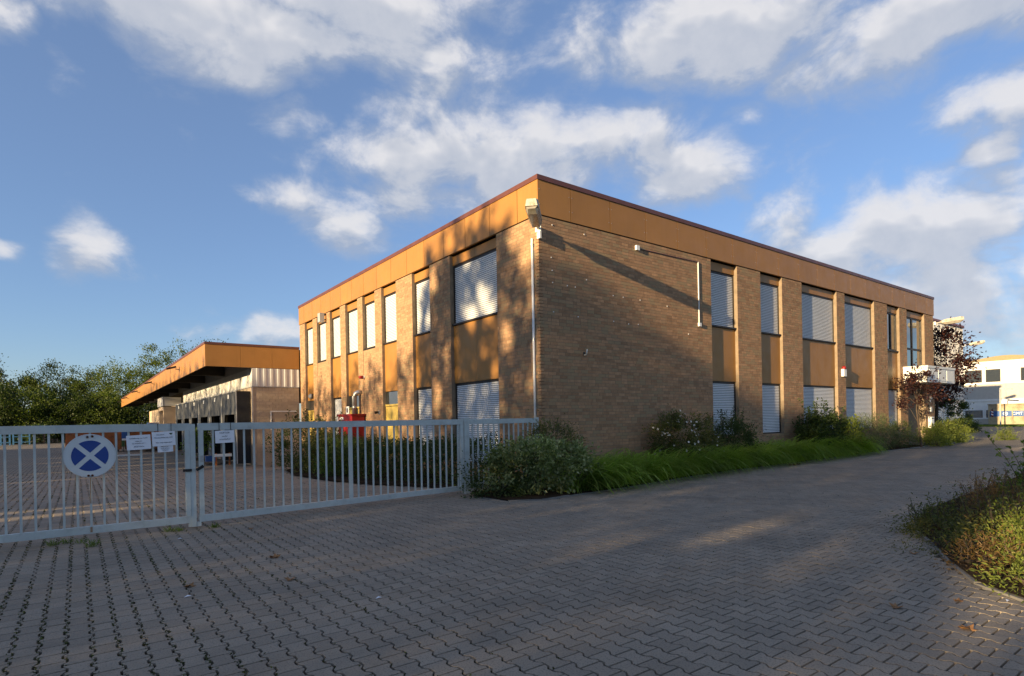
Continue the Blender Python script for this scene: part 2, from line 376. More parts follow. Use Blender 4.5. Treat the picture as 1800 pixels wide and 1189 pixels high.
# interlocking double-T pavers
PA, PB, PE = .152, .188, .013
ux, uy = np.meshgrid(np.arange(-90, 260), np.arange(-90, 300), indexing='ij')
cxp = ux * PA; cyp = (uy + .5 * (ux % 2)) * PB
cxp, cyp = cxp.ravel(), cyp.ravel(); czp = gz(cxp, cyp)
uu, vv, ww = project(np.stack([cxp, cyp, czp], 1))
keep = (ww > 1.0) & (uu > -260) & (uu < 2060) & (vv < 1600) & (ww < 25)
for poly in (BED, BEDR, BEDL): keep &= ~inside(poly, cxp, cyp)
keep &= ~((cxp > -.05) & (cyp > -.02)) & ~((cxp > -2.3) & (cyp > YS - .05))
cxp, cyp, czp, ww, uu, vv = (a[keep] for a in (cxp, cyp, czp, ww, uu, vv))
def half(e, gx, gy):
    b, t = PB / 2 - gy, PB * .085
    xo, xi = PA / 2 + e - gx, PA / 2 - e - gx
    return [(xo, b), (xo, PB / 4 + t), (xi, PB / 4 - t), (xi, -PB / 4 + t), (xo, -PB / 4 - t), (xo, -b)]
rim = half(PE, .0075, .0062); rim = rim + [(-x, -y) for x, y in rim]        # 12 points, clockwise
inn = half(PE, .0092, .0080); inn = inn + [(-x, -y) for x, y in inn]
rim = np.array(rim)[::-1]; inn = np.array(inn)[::-1]
order = np.argsort(ww + np.where((vv > 1195) | (uu < -5) | (uu > 1805), 100, 0))
first, rest = order[:300], order[300:]
def paver_arrays(n):
    """unit stone: top n-gon split in quads, chamfer ring, skirt"""
    v = np.concatenate([np.c_[inn, np.zeros(12)], np.c_[rim, np.full(12, -.0022)], np.c_[rim, np.full(12, -.026)]])
    f = [(0, 1, 10, 11), (1, 2, 9, 10), (2, 3, 8, 9), (3, 4, 7, 8), (4, 5, 6, 7)]
    f += [(i, (i + 1) % 12, 12 + (i + 1) % 12, 12 + i)[::-1] for i in range(12)]
    f += [(12 + i, 12 + (i + 1) % 12, 24 + (i + 1) % 12, 24 + i)[::-1] for i in range(12)]
    return v, np.array(f)
pv, pf = paver_arrays(12)
paving = thing('paving', None, None); paving['kind'] = 'structure'
pme = bpy.data.meshes.new('paver'); pme.from_pydata([tuple(p) for p in pv], [], [tuple(int(i) for i in f) for f in pf]); pme.update(); pme.materials.append(M_PAVE)
for i in first:
    o = bpy.data.objects.new('paver', pme); COL.objects.link(o); o.parent = paving
    o.location = (cxp[i], cyp[i], czp[i] + RNG.normal(0, .0009)); o.rotation_euler = (RNG.normal(0, .006), RNG.normal(0, .006), RNG.normal(0, .006))
n = len(rest); a = RNG.normal(0, .006, n); tx = RNG.normal(0, .006, n); ty = RNG.normal(0, .006, n)
ca, sa = np.cos(a)[:, None], np.sin(a)[:, None]
Vx = ca * pv[None, :, 0] - sa * pv[None, :, 1]; Vy = sa * pv[None, :, 0] + ca * pv[None, :, 1]
Vz = pv[None, :, 2] + Vx * tx[:, None] + Vy * ty[:, None] + RNG.normal(0, .0009, n)[:, None]
Vs = np.stack([Vx + cxp[rest][:, None], Vy + cyp[rest][:, None], Vz + czp[rest][:, None]], -1).reshape(-1, 3)
Fs = (pf[None] + (np.arange(n) * 36)[:, None, None]).reshape(-1, 4)
fastmesh('pavers_beyond', Vs, Fs, M_PAVE, paving, kind='stuff')
# joint filling: one cell under every stone
cells = np.array([(-PA / 2, -PB / 2), (PA / 2, -PB / 2), (PA / 2, PB / 2), (-PA / 2, PB / 2)])
JV = np.stack([cells[None, :, 0] * 1.02 + cxp[:, None], cells[None, :, 1] + cyp[:, None], np.repeat(czp[:, None] - .0225, 4, 1)], -1).reshape(-1, 3)
fastmesh('joint_filling', JV, np.arange(len(JV)).reshape(-1, 4), M_JOINT, paving, kind='stuff')

# kerb of the bed at the road corner: edging stones
def kerb(pts, label, name='bed_edging'):
    t = thing(name, label, 'kerb', (pts[0][0], pts[0][1], 0))
    for (x0, y0), (x1, y1) in zip(pts[:-1], pts[1:]):
        L = math.hypot(x1 - x0, y1 - y0); k = max(1, round(L / .9))
        for i in range(k):
            a_, b_ = (i + .006) / k, (i + .994) / k
            A = Vector((x0 + (x1 - x0) * a_, y0 + (y1 - y0) * a_, -.022)); B = Vector((x0 + (x1 - x0) * b_, y0 + (y1 - y0) * b_, .0 - .022 + RNG.normal(0, .008)))
            MB().bar(A, B, .055, .09).build('edging_stone', M_KERB, t)
kerb(BED[1:14], 'low concrete edging along the bed in front of the brick wall')
kerb(BEDR[:6], 'weathered concrete edging of the weedy bed at the right')

# ------------------------------------------------------------------ brickwork
BL, BH, JN = .25, .0833, .011
def brick_rects(u0, u1, z0, z1, seed=0):
    """stretcher bond cells (u0,u1,z0,z1) inside a rectangle"""
    out = []; r = random.Random(int(u0 * 977 + z0 * 131 + seed))
    k0 = math.floor(z0 / BH + 1e-6); k1 = math.ceil(z1 / BH - 1e-6)
    for k in range(k0, k1):
        za, zb = max(z0, k * BH), min(z1, (k + 1) * BH)
        if zb - za < .03: continue
        off = (k % 2) * BL / 2 + r.uniform(-.012, .012) + (r.choice((0, 0, 0, .0625)))
        p = math.floor((u0 - off) / BL) * BL + off
        cuts = [u0]
        while p < u1:
            if p - cuts[-1] > .05 and u1 - p > .05: cuts.append(p)
            p += BL
            if r.random() < .05: p -= BL / 2
        cuts.append(u1)
        for a_, b_ in zip(cuts[:-1], cuts[1:]):
            out.append((a_ + JN / 2, b_ - JN / 2, za + JN / 2, zb - JN / 2, a_ - u0 < .01, u1 - b_ < .01))
    return out
def bricks_to_arrays(recs, plane, axis, depth=.10, edge_depth=None, flip=False):
    """axis 'x': wall plane y=plane, u runs along X; axis 'y': wall plane x=plane, u runs along Y. Bricks go inwards (+)"""
    n = len(recs); A = np.array([r[:4] for r in recs]); e = np.array([r[4] or r[5] for r in recs])
    d = np.where(e, edge_depth or depth, depth); pr = RNG.normal(0, .0003, n)
    lo, hi = plane - pr, plane + d
    u0_, u1_, z0_, z1_ = A.T
    P = np.empty((n, 8, 3))
    for k, (u, w, z) in enumerate(((u0_, lo, z0_), (u1_, lo, z0_), (u1_, lo, z1_), (u0_, lo, z1_), (u0_, hi, z0_), (u1_, hi, z0_), (u1_, hi, z1_), (u0_, hi, z1_))):
        P[:, k] = np.stack([u, w, z], 1) if axis == 'x' else np.stack([w, u, z], 1)
    f = np.array([(0, 1, 2, 3), (1, 5, 6, 2), (4, 0, 3, 7), (3, 2, 6, 7), (4, 5, 1, 0)])
    if axis == 'y': f = f[:, ::-1]
    return P, f
REC = .12
ZT, ZF = 7.57, 6.605           # top of coping, underside of fascia
ZH, ZS, ZL = 6.27, 4.49, 2.69   # shutter head, upper sill, lower head
LX, LY = 26.62, 19.07           # building extents
RBAY = [(7.12, 8.59, 's', 's'), (10.03, 11.47, 's', 's'), (12.92, 15.76, 's', 's'), (16.49, 19.37, 's', 's'), (20.78, 22.18, 'g', 's'), (23.08, 25.37, 'G', 'e')]
LBAY = [(1.79, 4.23, 's', 's'), (5.50, 6.72, 's', 's'), (7.96, 9.19, 's', 'w'), (9.80, 10.98, 's', 'b'), (11.50, 12.82, 's', 'w'), (13.44, 14.68, 's', 's'), (15.23, 16.45, 's', 'b'), (17.06, 18.26, 's', 'w')]
bld = thing('office_building', 'two storey tan brick office building with ochre panels and closed white shutters', 'building', (0, 0, 0))
allP = []; wallm = MB()
def facade(axis, bays, end, base):
    edges = [0.0] + [v for b in bays for v in b[:2]] + [end]
    recs = []
    for i in range(0, len(edges), 2):
        a_, b_ = edges[i], edges[i + 1]
        recs += brick_rects(a_ + (.0 if i else 0), b_, base, ZF, 3)
        if axis == 'x': wallm.box(a_ + .003 + (.1 if i == 0 else 0), b_ - .003, .0042, .30, base - .4, ZF - .02)
        else: wallm.box(.0042, .30, a_ + .003 + (.1 if i == 0 else 0), b_ - .003, base - .6, ZF - .02)
    P, f = bricks_to_arrays(recs, 0.0, axis, .10, REC + .06); allP.append((P, f))
    rec2 = []
    for (a_, b_, up_, lo_) in bays:      # brick below low windows / under upper windows
        top = ZS - .05 if lo_ == 'b' else (.93 if axis == 'x' else .35)
        if lo_ == 'e': continue
        rec2 += brick_rects(a_ + .002, b_ - .002, base, top, 5)
    if rec2:
        P, f = bricks_to_arrays(rec2, .012, axis, .08); allP.append((P, f))
        for (a_, b_, up_, lo_) in bays:
            top = ZS - .06 if lo_ == 'b' else (.92 if axis == 'x' else .34)
            if lo_ == 'e': continue
            if axis == 'x': wallm.box(a_ + .004, b_ - .004, .0145, .29, base - .4, top)
            else: wallm.box(.0145, .29, a_ + .004, b_ - .004, base - .6, top)
facade('x', RBAY, LX, -.05); facade('y', LBAY, LY, -.40)
wallm.box(.28, LX - .02, .28, LY - .02, -.5, ZF + .5)
wallm.box(LX - .31, LX - .004, .28, LY - .004, -.5, ZF - .02); wallm.box(.28, LX - .31, LY - .31, LY - .004, -.5, ZF - .02)
wallm.build('wall', M_MORTAR, bld)
# the 300 bricks that show largest are objects, the rest one mesh
cen = np.concatenate([P.mean(1) for P, f in allP]); src = np.concatenate([np.full(len(P), k) for k, (P, f) in enumerate(allP)]); idx = np.concatenate([np.arange(len(P)) for P, f in allP])
score = np.linalg.norm(cen - CAM, axis=1) + np.where((cen[:, 2] < 1.15) | (cen[:, 1] > .2), 50, 0)
pick = set(np.argsort(score)[:300].tolist())
bshared = {}
for i in pick:
    P, f = allP[src[i]]; q = P[idx[i]]; c = q[0]
    s = (round(float(q[1, 0] - q[0, 0]), 2), round(float(q[4, 1] - q[0, 1]), 2), round(float(q[3, 2] - q[0, 2]), 3), int(src[i]))
    me = bshared.get(s)
    if me is None:
        me = bpy.data.meshes.new('brick'); me.from_pydata([tuple(p - c) for p in q], [], [tuple(int(k) for k in ff) for ff in f]); me.update(); me.materials.append(M_BRICK); bshared[s] = me
    o = bpy.data.objects.new('brick', me); COL.objects.link(o); o.parent = bld; o.location = tuple(c)
Vs, Fs, base_ = [], [], 0
for k, (P, f) in enumerate(allP):
    sel = np.array([j for j in range(len(P))]); off = np.where(src == k)[0][0]
    sel = np.array([j for j in sel if (off + j) not in pick])
    Q = P[sel]; Vs.append(Q.reshape(-1, 3)); Fs.append((f[None] + (np.arange(len(Q)) * 8)[:, None, None]).reshape(-1, 4) + base_); base_ += len(Q) * 8
fastmesh('brickwork', np.concatenate(Vs), np.concatenate(Fs), M_BRICK, bld, kind='stuff')

# ------------------------------------------------------------------ fascia, coping, bays
JG = .017
fj = [1.07 + 1.4485 * k for k in range(0, 18)]; fx = [-.02] + [v for v in fj if v < LX - .3] + [LX + .06]
fjl = [.80 + 1.2475 * k for k in range(0, 15)]; fy = [.012] + [v for v in fjl if v < LY - .3] + [LY + .05]
MB().box(.02, LX + .02, .02, LY + .02, ZF + .03, ZT - .02).build('roof', M_DARKGAP, bld)
for a_, b_ in zip(fx[:-1], fx[1:]):
    p = MB().box(a_ + (JG / 2 if a_ > 0 else 0), b_ - JG / 2, -.022, .05, ZF, ZT - .10).build('fascia_panel', M_PANEL, bld)
    r_ = MB()
    for uu_ in (a_ + .05, b_ - .05):
        for zz in (ZF + .25, ZF + .62): r_.tube([(uu_, -.0215, zz), (uu_, -.027, zz)], .009, 6)
    r_.build('rivets', M_METAL, p)
for a_, b_ in zip(fy[:-1], fy[1:]):
    MB().box(-.022, .05, a_ + JG / 2, b_ - JG / 2, ZF, ZT - .10).build('fascia_panel', M_PANEL, bld)
c = MB(); c.box(-.045, LX + .08, -.045, .25, ZT - .118, ZT); c.build('coping', M_COPE, bld)
c = MB(); c.box(-.045, .25, .2505, LY + .07, ZT - .118, ZT); c.build('coping', M_COPE, bld)

def put(axis, u0, u1, d0, d1, z0, z1, mb=None):
    mb = mb or MB()
    return mb.box(u0, u1, d0, d1, z0, z1) if axis == 'x' else mb.box(d0, d1, u0, u1, z0, z1)
def shutter(axis, u0, u1, z0, z1, plane, parent):
    """roller shutter: curved slats, one under the other"""
    sl_ = .0555; n_ = int((z1 - z0) / sl_); sl_ = (z1 - z0) / n_
    prof = []
    for k in range(n_):
        zb = z0 + k * sl_
        prof += [(plane + .010, zb), (plane - .010, zb + sl_ * .16), (plane - .017, zb + sl_ * .48), (plane - .013, zb + sl_ * .68), (plane + .006, zb + sl_ * .96)]
    prof.append((plane + .010, z1))
    vs, fs = [], []
    for i, (d, z) in enumerate(prof):
        for u in (u0, u1): vs.append((u, d, z) if axis == 'x' else (d, u, z))
        if i: k = 2 * i; fs.append((k - 2, k - 1, k + 1, k) if axis == 'x' else (k - 2, k, k + 1, k - 1))
    m_ = MB().add(vs, fs).build('roller_shutter', M_SHUT, parent, smooth=False)
    put(axis, u0 + .002, u1 - .002, plane - .004, plane + .02, z0 + .003, z1 - .003).build('slat_shade_sheet', M_SLATSHADE, parent); return m_  # flat sheet filling the grooves, their shade put in as colour
def opening(axis, u0, u1, z0, z1, kind, sill=True):
    """one window: dark frame as the part, shutter or panes and sill as its sub-parts"""
    pl = REC + .045; fr = MB(); t = .055
    put(axis, u0 + .004, u0 + t, REC + .006, REC + .10, z0, z1, fr); put(axis, u1 - t, u1 - .004, REC + .006, REC + .10, z0, z1, fr)
    put(axis, u0 + .004, u1 - .004, REC + .02, REC + .10, z1 - .05, z1 + .012, fr); put(axis, u0 + t, u1 - t, REC + .075, REC + .16, z0, z1 - .05, fr)
    w = None
    if kind == 's':
        w = fr.build('window', M_FRAME, bld); shutter(axis, u0 + t - .01, u1 - t + .01, z0 + .005, z1 - .045, pl, w)
    else:
        um = u0 + (u1 - u0) * (.55 if kind == 'g' else .47); zt = z0 + (z1 - z0) * .36
        put(axis, u0 + t, u1 - t, REC + .02, REC + .07, z0, z0 + .07, fr); put(axis, um - .05, um + .05, REC + .012, REC + .07, z0 + .07, z1 - .05, fr)
        if kind == 'G': put(axis, u0 + t, um - .05, REC + .02, REC + .068, zt, zt + .09, fr); put(axis, um + .05, u1 - t, REC + .02, REC + .068, zt, zt + .09, fr)
        w = fr.build('window', M_FRAME, bld)
        rows = [(z0 + .07, zt), (zt + .09, z1 - .05)] if kind == 'G' else [(z0 + .07, z1 - .05)]
        for (za, zb) in rows:
            for (ua, ub) in ((u0 + t, um - .05), (um + .05, u1 - t)): put(axis, ua, ub, REC + .052, REC + .06, za, zb).build('pane', M_GLASS, w)
    if sill: put(axis, u0 + .002, u1 - .002, REC - .075, REC + .07, z0 - .055, z0 - .004).build('sill', M_FRAME, w)
    return w
def panels(axis, u0, u1, z0, z1, name, m, n_=1):
    for k in range(n_):
        a_, b_ = u0 + (u1 - u0) * k / n_, u0 + (u1 - u0) * (k + 1) / n_
        put(axis, a_ + .003, b_ - .003, REC - .012, REC + .03, z0, z1).build(name, m, bld)
for axis, bays in (('x', RBAY), ('y', LBAY)):
    for (u0, u1, ku, kl) in bays:
        n_ = 2 if u1 - u0 > 2.0 and kl != 'e' else 1
        panels(axis, u0, u1, ZH + .02, ZF - .045, 'head_panel', M_PANEL, n_)
        put(axis, u0 + .002, u1 - .002, REC + .165, REC + .26, .3 if kl != 'e' else 3.0, ZF - .01).build('bay_backing', M_DARKGAP, bld)
        if ku == 'G': opening(axis, u0, u1, 3.80, ZH, 'G', False)
        else: opening(axis, u0, u1, ZS + .03, ZH, ku)
        if kl in 'sw' and ku != 'G': panels(axis, u0, u1, ZL + .025, ZS - .035, 'spandrel_panel', M_PANEL, n_)
        if kl == 's': opening(axis, u0, u1, .95 if axis == 'x' else .36, ZL, 's', False)
        if kl == 'w':
            fr = MB(); put(axis, u0 + .002, u1 - .002, REC - .03, REC + .03, 2.17, 2.235, fr); put(axis, u0 + .002, u0 + .12, REC - .02, REC + .03, 2.235, 2.70, fr)
            w = fr.build('window', M_YPANEL, bld); put(axis, u0 + .12, u1 - .004, REC + .005, REC + .03, 2.236, 2.69).build('pane', M_GLASS, w)
            panels(axis, u0, u1, .36, 2.15, 'lower_panel', M_YPANEL)

# ------------------------------------------------------------------ text as mesh
def text_mesh(body, size, name, m, parent, loc, xdir, updir, align='CENTER', extrude=.0006):
    cu = bpy.data.curves.new(name, 'FONT'); cu.body = body; cu.size = size; cu.align_x = align; cu.align_y = 'CENTER'; cu.extrude = extrude
    cu.resolution_u = 2
    o = bpy.data.objects.new(name, cu); COL.objects.link(o)
    me = bpy.data.meshes.new_from_object(o.evaluated_get(bpy.context.evaluated_depsgraph_get()))
    bpy.data.objects.remove(o); bpy.data.curves.remove(cu)
    xd, ud = Vector(xdir).normalized(), Vector(updir).normalized(); nd = xd.cross(ud)
    og = origin(parent); L = Vector(loc) - og
    me.transform(Matrix(((xd.x, ud.x, nd.x, L.x), (xd.y, ud.y, nd.y, L.y), (xd.z, ud.z, nd.z, L.z), (0, 0, 0, 1))))
    me.materials.clear(); me.materials.append(m)
    return link(name, me, parent)

# ------------------------------------------------------------------ entrance canopy and porch
cn = MB(); cn.box(22.52, 26.2, -1.0, -.01, 3.00, 3.66)
can = cn.build('entrance_canopy', M_WHITE, bld)
MB().box(22.49, 26.23, -1.03, -.012, 3.662, 3.77).build('canopy_trim', M_WHITE, can)
for k in range(3): MB().box(22.75 + k * 1.15, 23.75 + k * 1.15, -1.012, -.995, 3.08, 3.60).build('canopy_panel', M_WHITE, can)
fr = MB()
for x in (23.12, 24.2, 25.28): fr.box(x - .035, x + .035, .5, .57, .0, 2.95)
fr.box(23.08, 25.37, .5, .57, 2.88, 2.98); fr.box(23.08, 25.37, .5, .57, 0, .08)
dr = fr.build('door', M_FRAME, bld)
for x0, x1 in ((23.155, 24.165), (24.235, 25.245)): MB().box(x0, x1, .53, .54, .08, 2.88).build('pane', M_GLASS, dr)
MB().bar((24.3, .47, .9), (24.3, .47, 1.5), .03).build('handle', M_METAL, dr)
MB().box(23.05, 25.40, -.6, .5, -.02, .10).build('doorstep', M_KERB, bld)
MB().box(23.04, 23.14, .30, .62, .0, 3.0).build('porch_side', M_BRICK, bld)
lb = thing('letterbox', 'white letterbox on the brick pier beside the entrance', 'letterbox', (25.95, 0, 1.0))
MB().box(25.66, 26.06, -.14, -.003, .78, 1.36).build('box', M_WHITEP, lb); MB().box(25.70, 26.02, -.148, -.141, 1.25, 1.29).build('slot', M_DARKGAP, lb)
MB().box(25.70, 26.02, -.145, -.141, .86, 1.20).build('notice', M_PAPER, lb)
it = thing('intercom', 'small white intercom above the letterbox by the entrance', 'intercom', (25.9, 0, 1.7))
MB().box(25.80, 26.02, -.07, -.003, 1.62, 1.86).build('box', M_WHITEP, it); MB().box(25.62, 25.72, -.06, -.003, 1.52, 1.98).build('bell_panel', M_FRAME, it)
pl = thing('wall_light', 'white bulkhead light on the entrance pier under the canopy', 'lamp', (25.9, 0, 2.3))
MB().tube([(25.86, -.003, 2.34), (25.86, -.05, 2.34), (25.86, -.12, 2.34)], [.12, .14, .09], 12).build('lamp_cover', M_WHITEP, pl, smooth=True); MB().box(25.80, 25.92, -.06, -.003, 2.10, 2.21).build('base', M_WHITEP, pl)

# ------------------------------------------------------------------ street-type lamps on the building corners
def corner_lamp(label, base, d, length=1.25):
    t = thing('corner_lamp', label, 'lamp', base)
    b = Vector(base); d = Vector(d).normalized(); up_ = Vector((0, 0, 1)); s = d.cross(up_).normalized()
    MB().tube([b, b + d * .22 + up_ * .01, b + d * .5 + up_ * .02], .03, 10).build('arm', M_LAMP, t, smooth=True)
    MB().obox(b + d * .03, d * .03, s * .07, up_ * .09).build('bracket', M_WHITEP, t)
    def sect(x, wt, wb, zt, zb): return [b + d * x + s * wt + up_ * zt, b + d * x - s * wt + up_ * zt, b + d * x - s * wb + up_ * zb, b + d * x + s * wb + up_ * zb]
    hs = [sect(.33, .085, .10, .085, -.03), sect(.50, .125, .145, .135, -.03), sect(length - .16, .135, .155, .155, -.03), sect(length, .10, .135, .125, -.03)]
    m = MB()
    for h_ in hs: m.v.extend([tuple(p) for p in h_])
    for i in range(3):
        for k in range(4): m.f.append((4 * i + k, 4 * i + (k + 1) % 4, 4 * i + 4 + (k + 1) % 4, 4 * i + 4 + k))
    m.f += [(3, 2, 1, 0), (12, 13, 14, 15)]; hd = m.build('housing', M_LAMP, t)
    m = MB(); gs = [sect(.36, .095, .05, -.031, -.06), sect(.52, .138, .09, -.031, -.14), sect(length - .18, .148, .10, -.031, -.15), sect(length - .03, .125, .08, -.031, -.08)]
    for h_ in gs: m.v.extend([tuple(p) for p in h_])
    for i in range(3):
        for k in range(4): m.f.append((4 * i + k, 4 * i + (k + 1) % 4, 4 * i + 4 + (k + 1) % 4, 4 * i + 4 + k))
    m.f += [(3, 2, 1, 0), (12, 13, 14, 15)]; m.build('lamp_cover', M_LAMPG, t)
    return t
corner_lamp('weathered white lamp head jutting from the near corner of the brick building', (-.02, -.02, 6.22), (-1, -1, .04), 1.55)
corner_lamp('weathered lamp head at the far right end of the brick building', (LX + .02, -.02, 6.2), (.9, -1, .16), 1.35)
MB_ = MB().box(-.055, -.004, -.12, -.005, 5.98, 6.16); sb = MB_.build('junction_box', M_WHITEP); tag(sb, 'small white box just under the near corner lamp', 'junction box')
# white cable duct down the corner
t = thing('cable_duct', 'white vertical cable duct beside the near building corner', 'cable duct', (0, .21, 1.4))
MB().tube([(-.035, .21, .2), (-.035, .21, 6.05)], .032, 10).build('duct', M_WHITEP, t, smooth=True)
for z in (1.3, 3.55, 5.9): MB().tube([(-.035, .21, z - .02), (-.035, .21, z + .02)], .04, 10).build('clip', M_METAL, t)
t = thing('conduit', 'thin brown conduit with white ends on the blank brick wall', 'conduit', (3.6, 0, 6.3))
MB().bar((3.62, -.012, 6.35), (6.44, -.012, 6.385), .018).build('pipe', M_COPE, t); MB().bar((6.44, -.014, 6.39), (6.44, -.014, 4.5), .025).build('duct', M_WHITEP, t)
MB().box(3.53, 3.66, -.06, -.002, 6.29, 6.42).build('junction_box', M_WHITEP, t); MB().box(6.39, 6.51, -.05, -.002, 4.38, 4.49).build('junction_box', M_WHITEP, t)
t = thing('wall_hook', 'small white bent hook on the blank brick wall', 'hook', (1.46, 0, 3.3))
MB().tube([(1.46, 0, 3.22), (1.46, -.09, 3.22), (1.44, -.13, 3.27), (1.46, -.13, 3.36)], .013, 8).build('hook', M_WHITEP, t, smooth=True); MB().box(1.44, 1.50, -.012, -.002, 3.2, 3.3).build('plate', M_FRAME, t)
pg = MB()
for x, z in [(.45, 6.42), (1.55, 6.38), (.42, 5.28), (.43, 4.98), (.92, 4.96), (1.2, 4.96), (.44, 4.25), (1.28, 4.2), (2.6, 4.9), (3.0, 4.9), (3.7, 4.9), (4.9, 4.85), (2.6, 4.2), (3.2, 4.18), (3.6, 4.2), (5.9, 4.1), (1.6, 5.2), (.4, 5.6)]:
    pg.tube([(x, 0.003, z), (x, -.012, z)], .016, 6)
pg.build('wall_plugs', M_WHITEP, bld, kind='stuff')
al = thing('alarm_box', 'white alarm box with red beacon on the brick pier', 'alarm', (16.19, 0, 3.2))
MB().box(16.07, 16.31, -.11, -.003, 3.12, 3.42).build('box', M_WHITEP, al); MB().tube([(16.19, -.06, 3.42), (16.19, -.06, 3.50), (16.19, -.06, 3.55)], [.085, .08, .03], 12).build('beacon', M_RED, al, smooth=True)
al = thing('wall_beacon', 'red beacon on the shaded long side of the building', 'alarm', (0, 10.95, 3.37))
MB().tube([(-.003, 10.9, 3.37), (-.06, 10.9, 3.37)], .07, 10).build('base', M_WHITEP, al); MB().tube([(-.06, 10.9, 3.37), (-.22, 10.9, 3.37)], [.07, .055], 10).build('beacon', M_RED, al, smooth=True)
bx = thing('floodlight', 'small grey floodlight under the fascia on the long side', 'lamp', (-.1, 15.3, 6.38))
MB().box(-.30, -.10, 15.10, 15.42, 6.18, 6.58).build('housing', M_STEEL, bx); MB().bar((-.10, 15.25, 6.3), (0.0, 15.25, 6.3), .05).build('bracket', M_FRAME, bx)
cmn = thing('wall_lamp', 'tiny dark wall lamp beside the near yellow panel', 'lamp', (0, 9.5, 1.95))
MB().box(-.05, -.003, 9.44, 9.54, 1.88, 2.02).build('base', M_STEEL, cmn); MB().tube([(-.05, 9.49, 1.97), (-.2, 9.49, 1.94)], [.03, .06], 8).build('lamp_head', M_FRAME, cmn)
cmn = thing('wall_lamp', 'small round grey wall lamp at the far end of the long side', 'lamp', (0.1, 17.6, 2.9))
MB().tube([(.10, 17.6, 2.92), (-.02, 17.6, 2.92), (-.08, 17.6, 2.92)], [.13, .12, .05], 12).build('lamp_cover', M_STEEL, cmn, smooth=True); MB().box(.06, .11, 17.42, 17.5, 2.8, 3.04).build('base', M_FRAME, cmn)
# red hydrant cabinet and its silver pipe
rc = thing('red_cabinet', 'red metal cabinet against the long brick side', 'cabinet', (-.4, 11.6, 0))
MB().box(-.55, -.05, 10.85, 12.35, .25, 1.86).build('body', M_RED, rc); MB().box(-.60, -.02, 10.80, 12.40, 1.862, 1.93).build('lid', M_RED, rc)
MB().box(-.565, -.551, 11.75, 12.15, 1.70, 1.82).build('label_plate', M_WHITEP, rc)
for yy in (11.0, 12.2): MB().box(-.5, -.1, yy - .05, yy + .05, -.35, .249).build('leg', M_FRAME, rc)
pp = thing('vent_pipe', 'silver bent vent pipe above the red cabinet', 'pipe', (-.25, 11.25, 1.93))
MB().tube([(-.25, 11.35, 1.93), (-.25, 11.35, 2.62), (-.22, 11.32, 2.75), (-.12, 11.28, 2.80), (0, 11.25, 2.80)], .09, 12).build('pipe', M_METAL, pp, smooth=True)
MB().tube([(-.25, 11.35, 2.18), (-.25, 11.35, 2.24)], .10, 12).build('pipe_collar', M_METAL, pp)
ns = thing('notice_plate', 'small white square notice above the red cabinet', 'sign', (-.3, 11.95, 1.95))
MB().box(-.31, -.29, 11.80, 12.12, 1.931, 2.25).build('plate', M_WHITEP, ns); MB().box(-.316, -.311, 11.90, 12.02, 2.0, 2.18).build('symbol', M_INK, ns)

# ------------------------------------------------------------------ loading dock building
AX, WX, AF = -4.32, -2.27, 83.5
dk = thing('loading_dock_building', 'low sand coloured loading dock building with wide ochre edged canopy roof', 'building', (WX, YS, -.38))
w = MB(); w.box(WX + .015, -.06, YS + .015, 70, -.5, 3.42)
w.build('wall', M_SAND, dk)
blk = []; r_ = random.Random(4); k = 0; z = -.38
bv = MB()
while z < 3.36:
    x = WX + (0 if k % 2 else -.15)
    while x < -.08:
        a_, b_ = max(x, WX) + .004, min(x + .30, -.065) - .004
        if b_ - a_ > .03 and not (-1.47 < (a_ + b_) / 2 < -.2 and 1.3 < z < 2.15): bv.box(a_, b_, YS, YS + .02, z + .004, min(z + .14, 3.405) - .004)
        x += .30
    k += 1; z += .14
bv.build('blockwork', M_SAND, dk, kind='stuff')
MB().box(WX - .045, WX + .01, YS - .02, YS + .06, -.38, 3.44).build('corner_post', M_METAL, dk)
wf = MB().box(-1.47, -.20, YS - .02, YS + .04, 2.20, 2.26).box(-1.47, -1.42, YS - .02, YS + .04, 1.30, 2.20).build('window', M_WHITE, dk); MB().box(-1.42, -.21, YS + .0, YS + .012, 1.30, 2.20).build('pane', M_SAND, wf)
def corrugated(u0, u1, z0, z1, plane, axis, pitch=.25, depth=.018):
    vs, fs = [], []; u = u0; pr = []
    while u < u1: pr += [(u, 0), (u + pitch * .55, 0), (u + pitch * .65, -depth), (u + pitch * .9, -depth)]; u += pitch
    pr = [(min(a, u1), b) for a, b in pr]
    for i, (a, d) in enumerate(pr):
        for zz in (z0, z1): vs.append((a, plane + d, zz) if axis == 'x' else (plane + d, a, zz))
        if i: q = 2 * i; fs.append((q - 2, q, q + 1, q - 1) if axis == 'x' else (q - 2, q - 1, q + 1, q))
    return MB().add(vs, fs)
corrugated(WX - .02, -.05, 3.46, 4.34, YS - .02, 'x', .33).build('corrugated_band', M_CORR, dk)
corrugated(YS - .02, 42.0, 3.46, 4.34, WX - .02, 'y', .33).build('corrugated_band', M_CORR, dk)
MB().box(WX - .03, -.055, YS - .03, YS + .0, 3.42, 3.46).box(WX - .03, WX, YS + .002, 42, 3.42, 3.46).build('flashing', M_STEEL, dk)
corrugated(YS + .1, 70.0, 4.345, 4.93, WX + .01, 'y', .33).build('upper_sheet', M_STEEL, dk)
